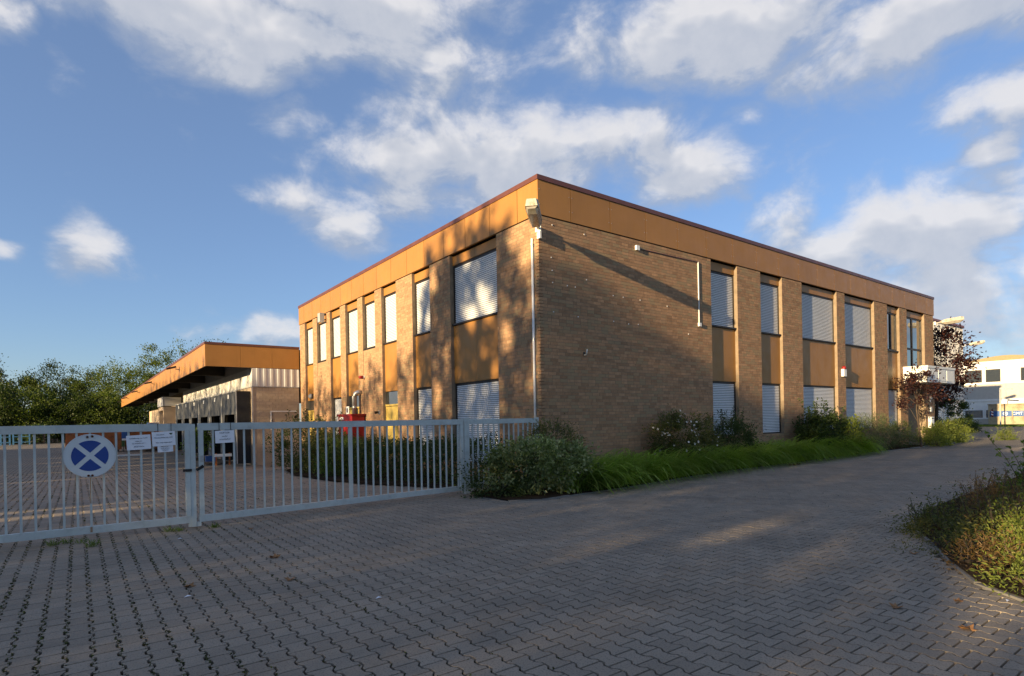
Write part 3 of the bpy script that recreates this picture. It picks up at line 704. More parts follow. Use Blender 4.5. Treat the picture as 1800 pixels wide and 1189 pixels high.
# canopy roof
ap = [AX, AX + 1.52, AX + 2.97, -.03]
for a_, b_ in zip(ap[:-1], ap[1:]): MB().box(a_ + (.004 if a_ > AX else -.0), b_ - .004, YS - .02, YS + .03, 4.36, 5.385).build('fascia_panel', M_PANEL, dk)
y = YS + .035; k = 0
while y < AF:
    y2 = min(y + 2.6, AF)
    MB().box(AX, AX + .05, y + .004, y2 - .004, 4.36, 5.385).build('fascia_panel', M_PANEL, dk); y = y2
MB().box(AX - .03, -.02, YS - .05, YS + .2, 5.387, 5.49).build('coping', M_COPE, dk); MB().box(AX - .03, AX + .2, YS + .201, AF + .03, 5.387, 5.49).build('coping', M_COPE, dk)
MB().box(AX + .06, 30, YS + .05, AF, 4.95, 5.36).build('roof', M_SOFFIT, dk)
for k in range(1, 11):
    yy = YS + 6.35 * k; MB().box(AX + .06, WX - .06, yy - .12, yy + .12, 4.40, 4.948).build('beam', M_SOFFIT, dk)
# dock shelters
for k in range(6):
    ya, yb = 19.6 + 3.62 * k, 19.6 + 3.62 * (k + 1) - .03
    sh = MB()
    sh.box(-2.90, -2.30, ya, ya + .05, -.30, 3.24); sh.box(-2.90, -2.30, yb - .05, yb, -.30, 3.24); sh.box(-2.90, -2.30, ya + .05, yb - .05, 3.19, 3.24)
    s_ = sh.build('dock_shelter', M_BLACK, dk)
    MB().box(-2.935, -2.90, ya, ya + .07, -.30, 3.30).box(-2.935, -2.90, yb - .07, yb, -.30, 3.30).box(-2.935, -2.90, ya + .07, yb - .07, 3.23, 3.30).build('shelter_frame', M_STEEL, s_)
    m = MB(); n_ = 14                                            # top curtain hangs in soft folds
    vs = []; fs = []
    for i in range(n_ + 1):
        yy = ya + .08 + (yb - ya - .16) * i / n_
        for j in range(5):
            zz = 3.22 - 1.10 * j / 4; vs.append((-2.925 - .02 * math.sin(i * 2.1 + k) * j / 4 - .012 * math.sin(i * 1.3), yy, zz))
            if i and j: q = i * 5 + j; fs.append((q, q - 1, q - 6, q - 5))
    m.add(vs, fs).build('top_curtain', M_SEAL, s_, smooth=True)
    for (a_, b_) in ((ya + .08, ya + .62), (yb - .62, yb - .08)):
        vs = []; fs = []
        for i in range(7):
            yy = a_ + (b_ - a_) * i / 6
            for j in range(2): vs.append((-2.905 - .02 * math.sin(i * 1.9 + k), yy, 2.3 if j else -.25))
            if i: q = 2 * i; fs.append((q, q - 2, q - 1, q + 1))
        MB().add(vs, fs).build('side_curtain', M_SEAL, s_, smooth=True)
    MB().box(-2.33, -2.29, ya + .5, yb - .5, .4, 2.9).build('dock_door', M_BLACK, s_)
    MB().box(-2.935, -2.926, (ya + yb) / 2 - .18, (ya + yb) / 2 + .18, 2.93, 3.13).build('number_plate', M_WHITEP, s_)
# portal block behind the docks
pb = MB(); pb.box(-3.55, -2.30, 43.2, 43.45, -.38, 3.2); pb.box(-3.55, -2.30, 46.4, 46.65, -.38, 3.2); pb.box(-3.55, -2.30, 43.45, 46.4, 2.9, 3.2)
pb.build('porch_wall', M_SAND, dk); corrugated(43.1, 46.8, 3.25, 3.95, -3.6, 'y', .33).build('porch_band', M_CORR, dk); MB().box(-3.58, -2.3, 43.12, 43.16, 3.25, 3.95).build('porch_end', M_CORR, dk)
# slim lamps on the canopy edge
for i, (yy, lab) in enumerate(((27.5, 'dark slim lamp on the canopy edge nearest the brick building'), (41.1, 'second dark slim lamp along the canopy edge'), (54.3, 'third dark slim lamp along the canopy edge'), (68.5, 'fourth dark slim lamp along the canopy edge'), (79, 'farthest dark slim lamp near the canopy end'))):
    t = thing('canopy_lamp', lab, 'lamp', (AX, yy, 4.92), 'lamps on the dock canopy edge')
    MB().bar((AX, yy, 4.86), (AX - .22, yy, 4.90), .04).build('arm', M_FRAME, t); MB().obox((AX - .42, yy, 4.95), (.24, 0, .07), (0, .11, 0), (-.01, 0, .05)).build('lamp_head', M_FRAME, t)

# ------------------------------------------------------------------ gate
GT = 1.60
def gate_leaf(label, A, B, xs_, stiles, group=None, low=.08, name='gate_leaf', wide=.075):
    """steel frame of top rail, bottom rail and stiles with upright bars between A and B (xy)"""
    t = thing(name, label, 'gate', (A[0], A[1], 0), group); A, B = Vector((*A, 0)), Vector((*B, 0)); d = (B - A); Lx = B.x - A.x
    def at(x): return A + d * ((x - A.x) / Lx)
    z = lambda p, h: Vector((p.x, p.y, h))
    hw = wide / 2
    MB().bar(z(A, GT - .055), z(B, GT - .055), .06, .11).build('top_rail', M_GATE, t); MB().bar(z(A, low + .05), z(B, low + .05), .06, .10).build('bottom_rail', M_GATE, t)
    for x, w_, lo in stiles:
        p = at(x); MB().bar(z(p, lo), z(p, GT - .111), w_, .064, upv=(1, 0, 0)).build('stile', M_GATE, t)
    for x in xs_:
        p = at(x); MB().bar(z(p, low + .1005), z(p, GT - .1105), .027, .027, upv=(1, 0, 0)).build('bar', M_GATE, t)
    return t
C0, C1, H0 = (-7.735, -.86), (-7.625, -.86), (-2.52, -.36)
gl = gate_leaf('left leaf of the pale steel gate, carrying the round blue sign', (-11.9, -.88), C0, [-7.914 - .1507 * k for k in range(26) if k != 0 or True], [(-7.77, .075, .181), (-11.86, .075, .181)])
gr_ = gate_leaf('right leaf of the pale steel gate, carrying a single white paper', C1, H0, [x for x in [-7.41 + .1537 * k for k in range(32)] if abs(x + 5.10) > .07 and x < -2.63], [(-7.585, .075, .181), (-5.10, .05, .181), (-2.56, .07, .181)])
MB().bar((-7.70, -.865, .015), (-7.70, -.865, GT - .01), .055, .07, upv=(1, 0, 0)).build('meeting_stile', M_GATE, gl); MB().bar((-7.745, -.86, .02), (-7.745, -.86, .079), .05).build('foot', M_GATE, gl)
MB().bar((-7.63, -.86, .015), (-7.63, -.86, .079), .06).build('foot', M_GATE, gr_); MB().box(-7.60, -7.56, -.90, -.893, 1.0, 1.10).build('lock_plate', M_STEEL, gr_)
ps = thing('gate_post', 'square pale steel post holding the right gate leaf by the shrub', 'post', (-2.42, -.32, 0))
MB().bar((-2.415, -.32, -.02), (-2.415, -.32, 1.615), .12, .12, upv=(1, 0, 0)).build('post', M_GATE, ps); MB().box(-2.478, -2.352, -.383, -.257, 1.6155, 1.625).build('cap', M_GATE, ps)
fp = gate_leaf('short fixed pale steel panel between gate post and brick building', (-2.35, -.31), (-.30, -.11), [-2.22 + .1515 * k for k in range(13)], [], None, .10, 'fixed_gate_panel')
MB().bar((-.26, -.105, 0), (-.26, -.105, 1.62), .08, .08, upv=(1, 0, 0)).build('end_post', M_GATE, fp)
# strap round the meeting stiles
st = thing('strap', 'black strap tied round the two meeting gate stiles', 'strap', (-7.68, -.91, .85))
MB().box(-7.84, -7.72, -.915, -.90, .865, .905).build('band', M_BLACK, st); MB().bar((-7.66, -.915, .88), (-7.56, -.915, .94), .012, .045, upv=(0, 0, 1)).build('band', M_BLACK, st)

# round sign
sg = thing('round_sign', 'round grey white sign with blue quarters bolted to the left gate leaf', 'sign', (-8.975, -.95, 1.0))
SC = Vector((-8.972, -.955, 1.17)); RS = .30
def disc(r, y0, y1, n_=48): return MB().tube([(SC.x, y0, SC.z), (SC.x, y1, SC.z)], r, n_)
disc(RS, -.938, -.950).build('plate', M_SIGNW, sg); MB().tube([(SC.x, -.9505, SC.z), (SC.x, -.956, SC.z)], [RS, RS - .006], 48, cap=False).build('rim', M_SIGNW, sg)
for q in range(4):
    a0, a1 = R(90 * q - 45), R(90 * q + 45); g_ = .030; ro = .212
    mid = (a0 + a1) / 2; tip = Vector((math.cos(mid), math.sin(mid))) * (g_ * math.sqrt(2))
    poly = [tip]
    off = math.asin(g_ / ro)
    for i in range(17): a_ = a0 + off + (a1 - a0 - 2 * off) * i / 16; poly.append(Vector((math.cos(a_) * ro, math.sin(a_) * ro)))
    MB().extr([(SC.x + p.x, -.9515, SC.z + p.y) for p in poly], (0, -.0012, 0)).build('blue_quarter', M_SIGNB, sg)
for x, z in ((-.028, .262), (.028, .268), (-.022, -.275), (.022, -.275)): MB().tube([(SC.x + x, -.951, SC.z + z), (SC.x + x, -.966, SC.z + z)], .016, 8).build('bolt', M_RUST, sg)
M_STAIN = mat('rust_stain', (.30, .20, .13), .8, .3, 12, 0)
MB().box(SC.x - .007, SC.x + .005, -.8962, -.8952, .50, .855).build('rust_streak', M_STAIN, sg); MB().box(SC.x - .012, SC.x + .014, -.9117, -.9107, .10, .175).build('rust_streak', M_STAIN, sg)
# papers
def paper(label, cx, cz, w_, h_, tilt, lines, yb=-.925, curl=.012):
    t = thing('paper_notice', label, 'paper', (cx, yb, cz)); ct, st_ = math.cos(tilt), math.sin(tilt)
    vs, fs = [], []
    for i in range(9):
        for j in range(5):
            a_, b_ = (i / 8 - .5) * w_, (j / 4 - .5) * h_
            vs.append((cx + a_ * ct - b_ * st_, yb - .004 - curl * abs(math.sin(i * .9 + j * .5)) * .5, cz + a_ * st_ + b_ * ct))
            if i and j: q = i * 5 + j; fs.append((q - 6, q - 1, q, q - 5))
    sh = MB().add(vs, fs).build('sheet', M_PAPER, t, smooth=True)
    for txt, dx, dz, sz in lines:
        text_mesh(txt, sz, 'lettering', M_INK, sh, (cx + dx * ct - dz * st_, yb - .004 - curl * .52 - .0015, cz + dx * st_ + dz * ct), (ct, 0, st_), (-st_, 0, ct))
    return t
paper('wrinkled white paper sheet left of the others, tied below the top rail', -8.398, 1.335, .297, .21, .05,
      [('Anlieferung nur noch', 0, .06, .026), ('WIKI 21', 0, .015, .024), ('Im Waldforum 1', 0, -.015, .024), ('44627 Herne', 0, -.06, .024)])
p2_ = paper('white paper with small dark triangle tied to the left gate leaf', -8.085, 1.378, .297, .21, .05,
      [('Hier keine', -.04, .062, .024), ('Warenanlieferung mehr', 0, .018, .025), ('Wir sind umgezogen', 0, -.055, .025)], -.93)
MB().extr([(-8.02, -.9455, 1.46), (-7.97, -.9455, 1.463), (-7.992, -.9455, 1.432)], (0, -.001, 0)).build('triangle', mat('dark_green', (.05, .09, .03), .6), p2_)
paper('small white paper half hidden under the paper with the triangle', -8.065, 1.235, .20, .11, .03, [('Mitarbeiter-', 0, .025, .02), ('auch auf dem', 0, .0, .02), ('Parkplatz', 0, -.025, .02)], -.918)
paper('white paper tied below the rail of the right gate leaf', -7.25, 1.382, .275, .195, .03, [('HOFTOR', 0, .06, .036), ('wieder', 0, .008, .030), ('verschließen!', 0, -.04, .030)], -.875)
# cable ties
for i, (x, y, lab) in enumerate(((-8.16, -.88, 'thin dark cable tie over the rail left of the triangle paper'), (-7.99, -.88, 'thin dark cable tie over the rail right of the triangle paper'), (-7.33, -.835, 'thin dark cable tie over the rail left of the single paper'), (-7.16, -.82, 'thin dark cable tie over the rail right of the single paper'))):
    o = MB().box(x, x + .008, y - .034, y - .031, 1.46, GT + .002).box(x, x + .008, y - .034, y + .034, GT + .001, GT + .004).build('cable_tie', M_BLACK); tag(o, lab, 'cable tie')

# ------------------------------------------------------------------ yard: racks, pallets, containers
GY = -.383
def pallet_into(mb, x, y, z, w_=1.2, l_=.8):
    for k in range(5): mb.box(x, x + w_, y + k * l_ / 5 + .01, y + (k + 1) * l_ / 5 - .02, z + .12, z + .142)
    for k in range(3): mb.box(x, x + w_, y + k * (l_ - .1) / 2, y + k * (l_ - .1) / 2 + .1, z, z + .022)
    for i in range(3):
        for k in range(3): mb.box(x + i * (w_ - .14) / 2, x + i * (w_ - .14) / 2 + .14, y + k * (l_ - .1) / 2, y + k * (l_ - .1) / 2 + .1, z + .022, z + .12)
def pallet_stack(label, x, y, n_, w_=1.2, group=None):
    t = thing('pallet_stack', label, 'pallets', (x, y, GY), group)
    for k in range(n_):
        mb = MB(); pallet_into(mb, x + RNG.normal(0, .03), y + RNG.normal(0, .03), GY + .144 * k, w_); mb.build('pallet', M_WOOD, t)
pallet_stack('tall stack of wooden pallets behind the bars at the far left', -13.9, 91, 11)
pallet_stack('low stack of wooden pallets beside the tall pallet stack', -12.5, 92, 4)
pallet_stack('stack of dark pallets beside the orange container', -4.9, 44.2, 6)
pallet_stack('single wooden pallet by the dock shelters', -4.1, 26.5, 1)
pallet_stack('single wooden pallet carrying a blue crate near the dock', -4.0, 21.6, 1)
cr = thing('crate', 'small blue crate on a pallet near the dock shelters', 'crate', (-3.8, 21.7, GY + .144))
MB().box(-3.95, -3.45, 21.7, 22.0, GY + .144, GY + .40).build('body', M_BLUE, cr); MB().box(-3.97, -3.43, 21.68, 22.02, GY + .401, GY + .43).build('rim', M_BLUE, cr)
def rack(label, x0, x1, y):
    t = thing('stillage_rack', label, 'rack', (x0, y, GY)); k = int((x1 - x0) / .7)
    for i in range(k + 1):
        x = x0 + (x1 - x0) * i / k
        for yy in (y, y + 1.0): MB().bar((x, yy, GY), (x, yy, GY + 1.75), .09).build('post', M_LBLUE, t)
    for z in (.35, 1.05, 1.7): MB().bar((x0, y - .06, GY + z), (x1, y - .06, GY + z), .07).build('rail', M_LBLUE, t); MB().bar((x0, y + 1.06, GY + z), (x1, y + 1.06, GY + z), .07).build('rail', M_LBLUE, t)
rack('light blue steel rack at the far left edge of the yard', -17.6, -15.9, 84); rack('light blue steel rack next to the pallet stack', -15.7, -14.1, 86)
def skip(label, x0, x1, y0, y1, z0, h, m, ribs=6, name='waste_container'):
    t = thing(name, label, 'container', ((x0 + x1) / 2, y0, z0))
    b = MB(); b.box(x0, x1, y0, y0 + .05, z0 + .15, z0 + h).box(x0, x1, y1 - .05, y1, z0 + .15, z0 + h).box(x0, x0 + .05, y0 + .05, y1 - .05, z0 + .15, z0 + h).box(x1 - .05, x1, y0 + .05, y1 - .05, z0 + .15, z0 + h).box(x0 + .05, x1 - .05, y0 + .05, y1 - .05, z0 + .15, z0 + .2)
    b.build('body', m, t)
    for k in range(ribs):
        x = x0 + .04 + (x1 - x0 - .16) * k / (ribs - 1); MB().box(x, x + .08, y0 - .07, y0 - .001, z0 + .15, z0 + h - .09).build('rib', m, t)
    MB().box(x0 - .03, x1 + .03, y0 - .09, y0 + .06, z0 + h - .088, z0 + h + .02).build('top_rim', m, t)
    for x in (x0 + .2, x1 - .5): MB().box(x, x + .3, y0 + .1, y1 - .1, z0, z0 + .149).build('skid', M_FRAME, t)
    return t
skip('large rusty orange waste container seen behind the round sign', -9.9, -6.2, 47, 49, GY, 1.75, M_ORANGE)
skip('second rusty orange waste container behind the white papers', -5.9, -3.3, 46.6, 48.6, GY, 1.72, M_ORANGE, 5)
bl_ = thing('blue_board', 'blue and white board leaning between the orange containers', 'board', (-6.1, 46.4, GY)); MB().box(-6.22, -5.72, 46.38, 46.46, GY + .9, GY + 1.7).build('board', M_BLUE, bl_); MB().box(-6.22, -5.72, 46.37, 46.379, GY + .9, GY + 1.05).build('stripe', M_WHITEP, bl_)
for x in (-6.15, -5.8): MB().box(x, x + .05, 46.39, 46.45, GY, GY + .9).build('leg', M_FRAME, bl_)
bc = thing('blue_canopy', 'blue and white small canopy just above the gate rail', 'canopy', (-3.4, 50, GY))
MB().box(-4.05, -2.75, 50, 51.4, 1.72, 1.97).build('roof', M_BLUE, bc); MB().box(-4.08, -2.72, 49.97, 49.999, 1.90, 1.99).build('trim', M_WHITEP, bc)
for x in (-4.0, -2.85): MB().bar((x, 50.1, GY), (x, 50.1, 1.719), .08).build('post', M_WHITEP, bc)
gb = thing('green_container', 'flat green container top behind the gate rail', 'container', (-6.5, 62, GY)); MB().box(-8.4, -4.6, 62, 64, GY, 1.86).build('body', mat('green_paint', (.05, .14, .05), .5), gb); MB().box(-8.45, -4.55, 61.95, 64.05, 1.862, 1.95).build('lid', mat('pale_green', (.16, .26, .14), .5), gb)
po = MB().bar((-14.6, 100, GY), (-14.6, 100, 2.9), .18).build('fence_post', M_STEEL); tag(po, 'lone grey post sticking up above the gate rail at left', 'post')
tb = thing('dock_barrier', 'white and brown barrier beside the first dock shelter', 'barrier', (-3.2, 20.6, GY))
MB().box(-3.75, -2.98, 20.55, 20.60, GY + .42, GY + .56).build('rail', M_WHITEP, tb)
for x in (-3.7, -3.1): MB().box(x, x + .06, 20.60, 20.66, GY, GY + .6).build('leg', M_ORANGE, tb)
plank = MB().box(-7.0, -5.6, 36.5, 36.75, GY, GY + .10).build('plank', M_WHITE); tag(plank, 'long white board lying on the yard below the orange container', 'board')

# ------------------------------------------------------------------ right background: hall, office block, skip
hall = thing('metal_hall', 'tall pale ribbed metal hall behind the brick building', 'building', (50.4, 5.2, 0))
MB().box(30, 50.36, 5.26, 30, -.1, 8.62).build('wall', M_WHITE, hall); corrugated(30, 50.4, 2.6, 8.64, 5.24, 'x', .30, .05).build('cladding', M_CORR, hall)
MB().box(29.9, 50.5, 5.1, 30.1, 8.642, 8.80).build('roof_edge', mat('dull_red_edge', (.22, .07, .08), .5), hall)
MB().box(46.5, 48.8, 5.12, 5.19, .1, 2.5).build('door', M_WHITEP, hall); MB().box(30, 50.42, 5.1, 5.25, 2.45, 2.599).build('ledge', M_STEEL, hall)
corner_lamp('weathered lamp head on the corner of the metal hall', (50.45, 5.15, 7.15), (.8, -1, .2), 1.5)
off = thing('white_office_block', 'white office block with dark ribbon windows at the far right', 'building', (76, 9, 0))
MB().box(76.06, 92, -10, 30, -.1, 7.4).build('wall', M_CORR, off)
def opan(name, y0, y1, z0, z1, m, d=.0): return MB().box(76.0 - d, 76.07, y0, y1, z0, z1).build(name, m, off)
opan('parapet', -10, 30, 6.50, 7.45, M_WHITE, .05); opan('ledge', -10, 30, 4.78, 5.0, M_WHITE, .10); opan('ledge', -10, 30, 2.78, 3.02, M_WHITE, .10); opan('ledge', -10, 30, .70, .88, M_WHITE, .08)
M_CONC = mat('aggregate_panel', (.46, .44, .40), .9, .08, 3, 70, .3, 60)
for k in range(11): opan('concrete_panel', -10 + 3.63 * k + .015, -10 + 3.63 * (k + 1) - .015, 3.02, 4.779, M_CONC, .02); opan('plinth_panel', -10 + 3.63 * k + .015, -10 + 3.63 * (k + 1) - .015, -.05, .699, M_CONC, .02)
win_edges = [(10.34, 12.0), (8.62, 10.0)] + [(10.0 - 3.15 * k - 1.38 - .0, 10.0 - 3.15 * k) for k in range(1, 6)] + [(10.34 + 3.15 * k, 12.0 + 3.15 * k) for k in range(1, 5)]
for (ya, yb) in sorted(win_edges):
    w_ = MB().box(75.99, 76.055, ya, yb, 5.0, 5.08).box(75.99, 76.055, ya, yb, 6.42, 6.499).box(75.99, 76.055, ya, ya + .07, 5.08, 6.42).box(75.99, 76.055, yb - .07, yb, 5.08, 6.42).build('window', M_FRAME, off)
    MB().box(76.02, 76.05, ya + .07, yb - .07, 5.08, 6.42).build('pane', M_GLASS, w_)
    opan('window_shade', ya, yb, 1.75, 2.779, M_WHITE, .015)
    w_ = MB().box(75.99, 76.055, ya, yb, .88, .93).box(75.99, 76.055, ya, yb, 1.70, 1.749).box(75.99, 76.055, ya, ya + .07, .93, 1.70).box(75.99, 76.055, yb - .07, yb, .93, 1.70).build('window', M_FRAME, off)
    MB().box(76.02, 76.05, ya + .07, yb - .07, .93, 1.70).build('pane', M_GLASS, w_)
e_ = [v for p in sorted(win_edges) for v in p]
for a_, b_ in zip(e_[1:-1:2], e_[2::2]):
    if b_ - a_ > .05: opan('white_panel', a_ + .004, b_ - .004, 5.0, 6.5, M_WHITE, .03); opan('white_panel', a_ + .004, b_ - .004, .88, 2.78, M_WHITE, .03)
rf = MB(); pr_ = [(76.0 - .15, y_, 7.46 + .55 * math.exp(-((y_ - 8.2) / 3.0) ** 2)) for y_ in np.linspace(-10, 30, 60)]
rf.extr([(75.85, -10, 7.451)] + pr_ + [(75.85, 30, 7.451)], (16, 0, 0)); rf.build('roof', mat('tan_roof', (.30, .23, .13), .8), off)
pw = thing('pole_lamp', 'thin pole lamp close to the white office block', 'lamp', (69.0, 7.2, 0)); MB().tube([(69, 7.1, 0), (69, 7.1, 3.9)], [.07, .05], 8).build('pole', M_STEEL, pw); MB().obox((69, 6.6, 3.95), (.12, 0, 0), (0, .5, .05), (0, 0, .06)).build('lamp_head', M_LAMP, pw)
M_SKIP = mat('dirty_cream_paint', (.40, .34, .22), .7, .15, 1.5, 30, dirt=(.14, .09, .05), dirt_amt=.9, dirt_scale=1.6)
sk = thing('waste_container', 'dirty cream waste container with blue band and red white marker', 'container', (74, 6, 0))
CX0, CX1, CY0, CY1 = 73.0, 75.3, 2.8, 9.1
b = MB(); b.box(CX0, CX0 + .05, CY0, CY1, .15, 2.4).box(CX1 - .05, CX1, CY0, CY1, .15, 2.4).box(CX0 + .05, CX1 - .05, CY0, CY0 + .05, .15, 2.4).box(CX0 + .05, CX1 - .05, CY1 - .05, CY1, .15, 2.4).box(CX0 + .05, CX1 - .05, CY0 + .05, CY1 - .05, .15, .2)
b.build('body', M_SKIP, sk)
for k in range(7): y_ = CY0 + .05 + (CY1 - CY0 - .2) * k / 6; MB().box(CX0 - .09, CX0 - .001, y_, y_ + .1, .15, 2.31).build('rib', M_SKIP, sk)
MB().box(CX0 - .11, CX0 + .07, CY0 - .03, CY1 + .03, 2.312, 2.43).build('top_rim', M_SKIP, sk)
for y_ in (CY0 + .3, CY1 - .7): MB().box(CX0 + .1, CX1 - .1, y_, y_ + .3, 0, .149).build('skid', M_FRAME, sk)
for k in range(6): y_ = CY0 + .05 + (CY1 - CY0 - .2) * k / 6; MB().box(CX0 - .03, CX0 - .002, y_ + .103, y_ + (CY1 - CY0 - .2) / 6 - .003, 1.02, 1.62).build('blue_band', M_BLUE, sk)
lx = CX0 - .035
MB().tube([(lx, 7.58, 1.32), (lx - .006, 7.58, 1.32)], .21, 20).build('logo_ring', M_WHITEP, sk); MB().tube([(lx - .007, 7.58, 1.32), (lx - .012, 7.58, 1.32)], .14, 20).build('logo_centre', M_BLUE, sk); MB().tube([(lx - .013, 7.58, 1.32), (lx - .018, 7.58, 1.32)], .07, 12).build('logo_dot', M_WHITEP, sk)
text_mesh('CMT', .44, 'lettering', M_WHITEP, sk, (lx - .012, 6.55, 1.32), (0, -1, 0), (0, 0, 1))
for k in range(5): MB().extr([(lx - .06, 8.62, .98 + k * .15), (lx - .06, 8.80, 1.06 + k * .15), (lx - .06, 8.80, 1.21 + k * .15), (lx - .06, 8.62, 1.13 + k * .15)], (-.008, 0, 0)).build('marker_stripe', M_RED if k % 2 == 0 else M_WHITEP, sk)
MB().box(lx - .059, lx, 8.68, 8.74, .95, 1.9).build('marker_holder', M_FRAME, sk)
acu = thing('cooling_unit', 'white wall unit with round fan beside the cream container', 'air conditioner', (75.5, 9.05, 0)); MB().box(75.5, 75.97, 8.75, 9.45, .02, .95).build('housing', M_WHITEP, acu); MB().tube([(75.5, 9.1, .5), (75.47, 9.1, .5)], .30, 20).build('fan', M_FRAME, acu)

# ------------------------------------------------------------------ foliage materials
L_VAR = leafmat('variegated_leaf', (.09, .125, .04), (.27, .31, .14), (.46, .47, .26), .35)
L_DARK = leafmat('dark_leaf', (.028, .050, .014), (.065, .098, .024), None, .3)
L_MID = leafmat('mid_leaf', (.06, .105, .020), (.12, .18, .035), None, .4)
L_GRASS = leafmat('daylily_blade', (.18, .28, .035), (.27, .38, .06), (.33, .37, .09), .45, .40)
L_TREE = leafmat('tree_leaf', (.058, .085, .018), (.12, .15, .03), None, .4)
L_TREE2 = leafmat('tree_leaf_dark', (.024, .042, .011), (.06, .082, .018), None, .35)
L_PURP = leafmat('purple_leaf', (.016, .006, .008), (.046, .015, .015), (.09, .030, .020), .3)
L_JUN = leafmat('grey_green_needle', (.06, .085, .035), (.12, .15, .065), None, .25)
L_YEL = leafmat('yellow_green_leaf', (.11, .15, .028), (.20, .23, .045), None, .4)
L_DRY = leafmat('dry_brown_leaf', (.10, .06, .022), (.19, .115, .045), None, .25)
L_OLIVE = leafmat('olive_leaf', (.06, .075, .022), (.115, .125, .035), (.20, .17, .03), .3)
M_PETAL = mat('white_petal', (.75, .70, .62), .6, .05)
M_FALL = mat('fallen_leaf', (.26, .13, .05), .8, .35, 25, 0)
M_STEM = mat('green_stem', (.06, .06, .02), .8, .25)

def crown_points(c, rad, n, clumps, spread, rng, shell=.55, flat=0.0):
    """clumped leaf positions in an uneven ellipsoid and outward directions"""
    c = np.array(c, float); rad = np.array(rad, float)
    k = unit(clumps, rng) * (shell + (1 - shell) * rng.random((clumps, 1)) ** .6)
    k[:, 2] = np.where(k[:, 2] < -.75, -.75, k[:, 2])
    wob = 1 + .22 * np.sin(k[:, :1] * 5 + k[:, 1:2] * 4 + rng.uniform(0, 6)) * np.cos(k[:, 2:] * 6 + rng.uniform(0, 6))
    kc = k * wob
    w = rng.random(clumps) + .35; w /= w.sum()
    i = rng.choice(clumps, n, p=w); sp = spread * (.55 + .9 * rng.random(clumps))[i][:, None]
    g = rng.normal(size=(n, 3)) * .55
    P = kc[i] * rad + g * sp
    D = P / rad; D /= np.linalg.norm(D, axis=1, keepdims=True) + 1e-6
    D = D * .8 + unit(n, rng) * .8 + np.array([0, 0, .25 - flat])
    return c + P, D
def stems_to(mb, base, pts, r0, rng, n=5):
    base = Vector(base)
    for p in pts:
        p = Vector(p); m = base.lerp(p, .5) + Vector(rng.normal(0, .06, 3)) * (p - base).length
        mb.tube([base + Vector((rng.normal(0, .04), rng.normal(0, .04), 0)), m, p], [r0, r0 * .7, r0 * .3], n, cap=False)
def shrub(name, label, c, rad, n, L, Wd, m, cat='shrub', clumps=60, spread=.22, seed=1, shoots=0, shoot_h=.5, group=None, base_z=0, flowers=0, ms=None, shell=.55, upright=0):
    rng = np.random.default_rng(seed); t = thing(name, label, cat, (c[0], c[1], base_z), group)
    P, D = crown_points(c, rad, n, clumps, spread, rng, shell); P[:, 2] = np.maximum(P[:, 2], base_z + .02); D[:, 2] += upright
    V, F = leaves(P, D, L * rng.uniform(.6, 1.25, len(P)), Wd * rng.uniform(.7, 1.2, len(P)), rng)
    mb = MB(); tips = [(c[0] + rad[0] * x * .6, c[1] + rad[1] * y * .6, c[2] + rad[2] * z * .6) for x, y, z in unit(9, rng)]
    stems_to(mb, (c[0], c[1], base_z), tips, .018, rng)
    Vs, Fs, nb = [V], [F], len(V)
    for k in range(shoots):      # straight young shoots standing out of the outline
        a, q = rng.uniform(0, 6.28), rng.random() ** .5 * .75
        b = np.array([c[0] + rad[0] * q * math.cos(a), c[1] + rad[1] * q * math.sin(a), c[2] + rad[2] * (1 - q * q) ** .5 * .7])
        h = shoot_h * rng.uniform(.5, 1.1); tip = b + np.array([rng.normal(0, .22) * h, rng.normal(0, .22) * h, h])
        mb.tube([b, (b + tip) / 2 + rng.normal(0, .02, 3), tip], [.006, .005, .002], 4, cap=False)
        s = np.linspace(.05, 1, int(9 + h * 22)); Q = b + (tip - b) * s[:, None]; Dq = unit(len(s), rng) + np.array([0, 0, .6])
        v, f = leaves(Q, Dq, L * 1.1, Wd * 1.1, rng); Vs.append(v); Fs.append(f + nb); nb += len(v)
    fastmesh('foliage', np.concatenate(Vs), np.concatenate(Fs), m, t)
    mb.build('stems', ms or M_BARK, t, kind='stuff')
    if flowers:
        P, D = crown_points(c, np.array(rad) * 1.03, flowers, 26, spread, rng, .8); fl = MB()
        keep_ = P[:, 1] < c[1] + .2
        for p, d in zip(P[keep_], D[keep_]):
            p = Vector(p); d = (Vector(d) + Vector((-.5, -1, .2))).normalized(); s = d.orthogonal().normalized(); q = d.cross(s)
            for k in range(5):
                a = k * 1.2566; e = s * math.cos(a) + q * math.sin(a); g = s * math.cos(a + 1.57) + q * math.sin(a + 1.57)
                fl.add([p, p + e * .022 + g * .012 + d * .004, p + e * .038 + d * .008, p + e * .022 - g * .012 + d * .004], [(0, 1, 2, 3)])
        fl.build('flowers', M_PETAL, t, kind='stuff')
    return t

shrub('variegated_shrub', 'large rounded pale green variegated shrub beside the gate post', (-1.2, -1.3, .52), (1.28, .95, .66), 9500, .085, .056, L_VAR, clumps=120, spread=.15, seed=11, shoots=12, shoot_h=.25)
shrub('dark_shrub', 'low dark green shrub at the foot of the gate post', (-2.0, -1.0, .30), (.72, .68, .48), 4200, .06, .03, L_DARK, seed=12, shoots=8, shoot_h=.25)
shrub('feathery_shrub', 'fine feathery olive shrub on top right of the variegated shrub', (-.35, -.75, .85), (.72, .55, .68), 4200, .07, .018, L_OLIVE, seed=13, shoots=18, shoot_h=.3)
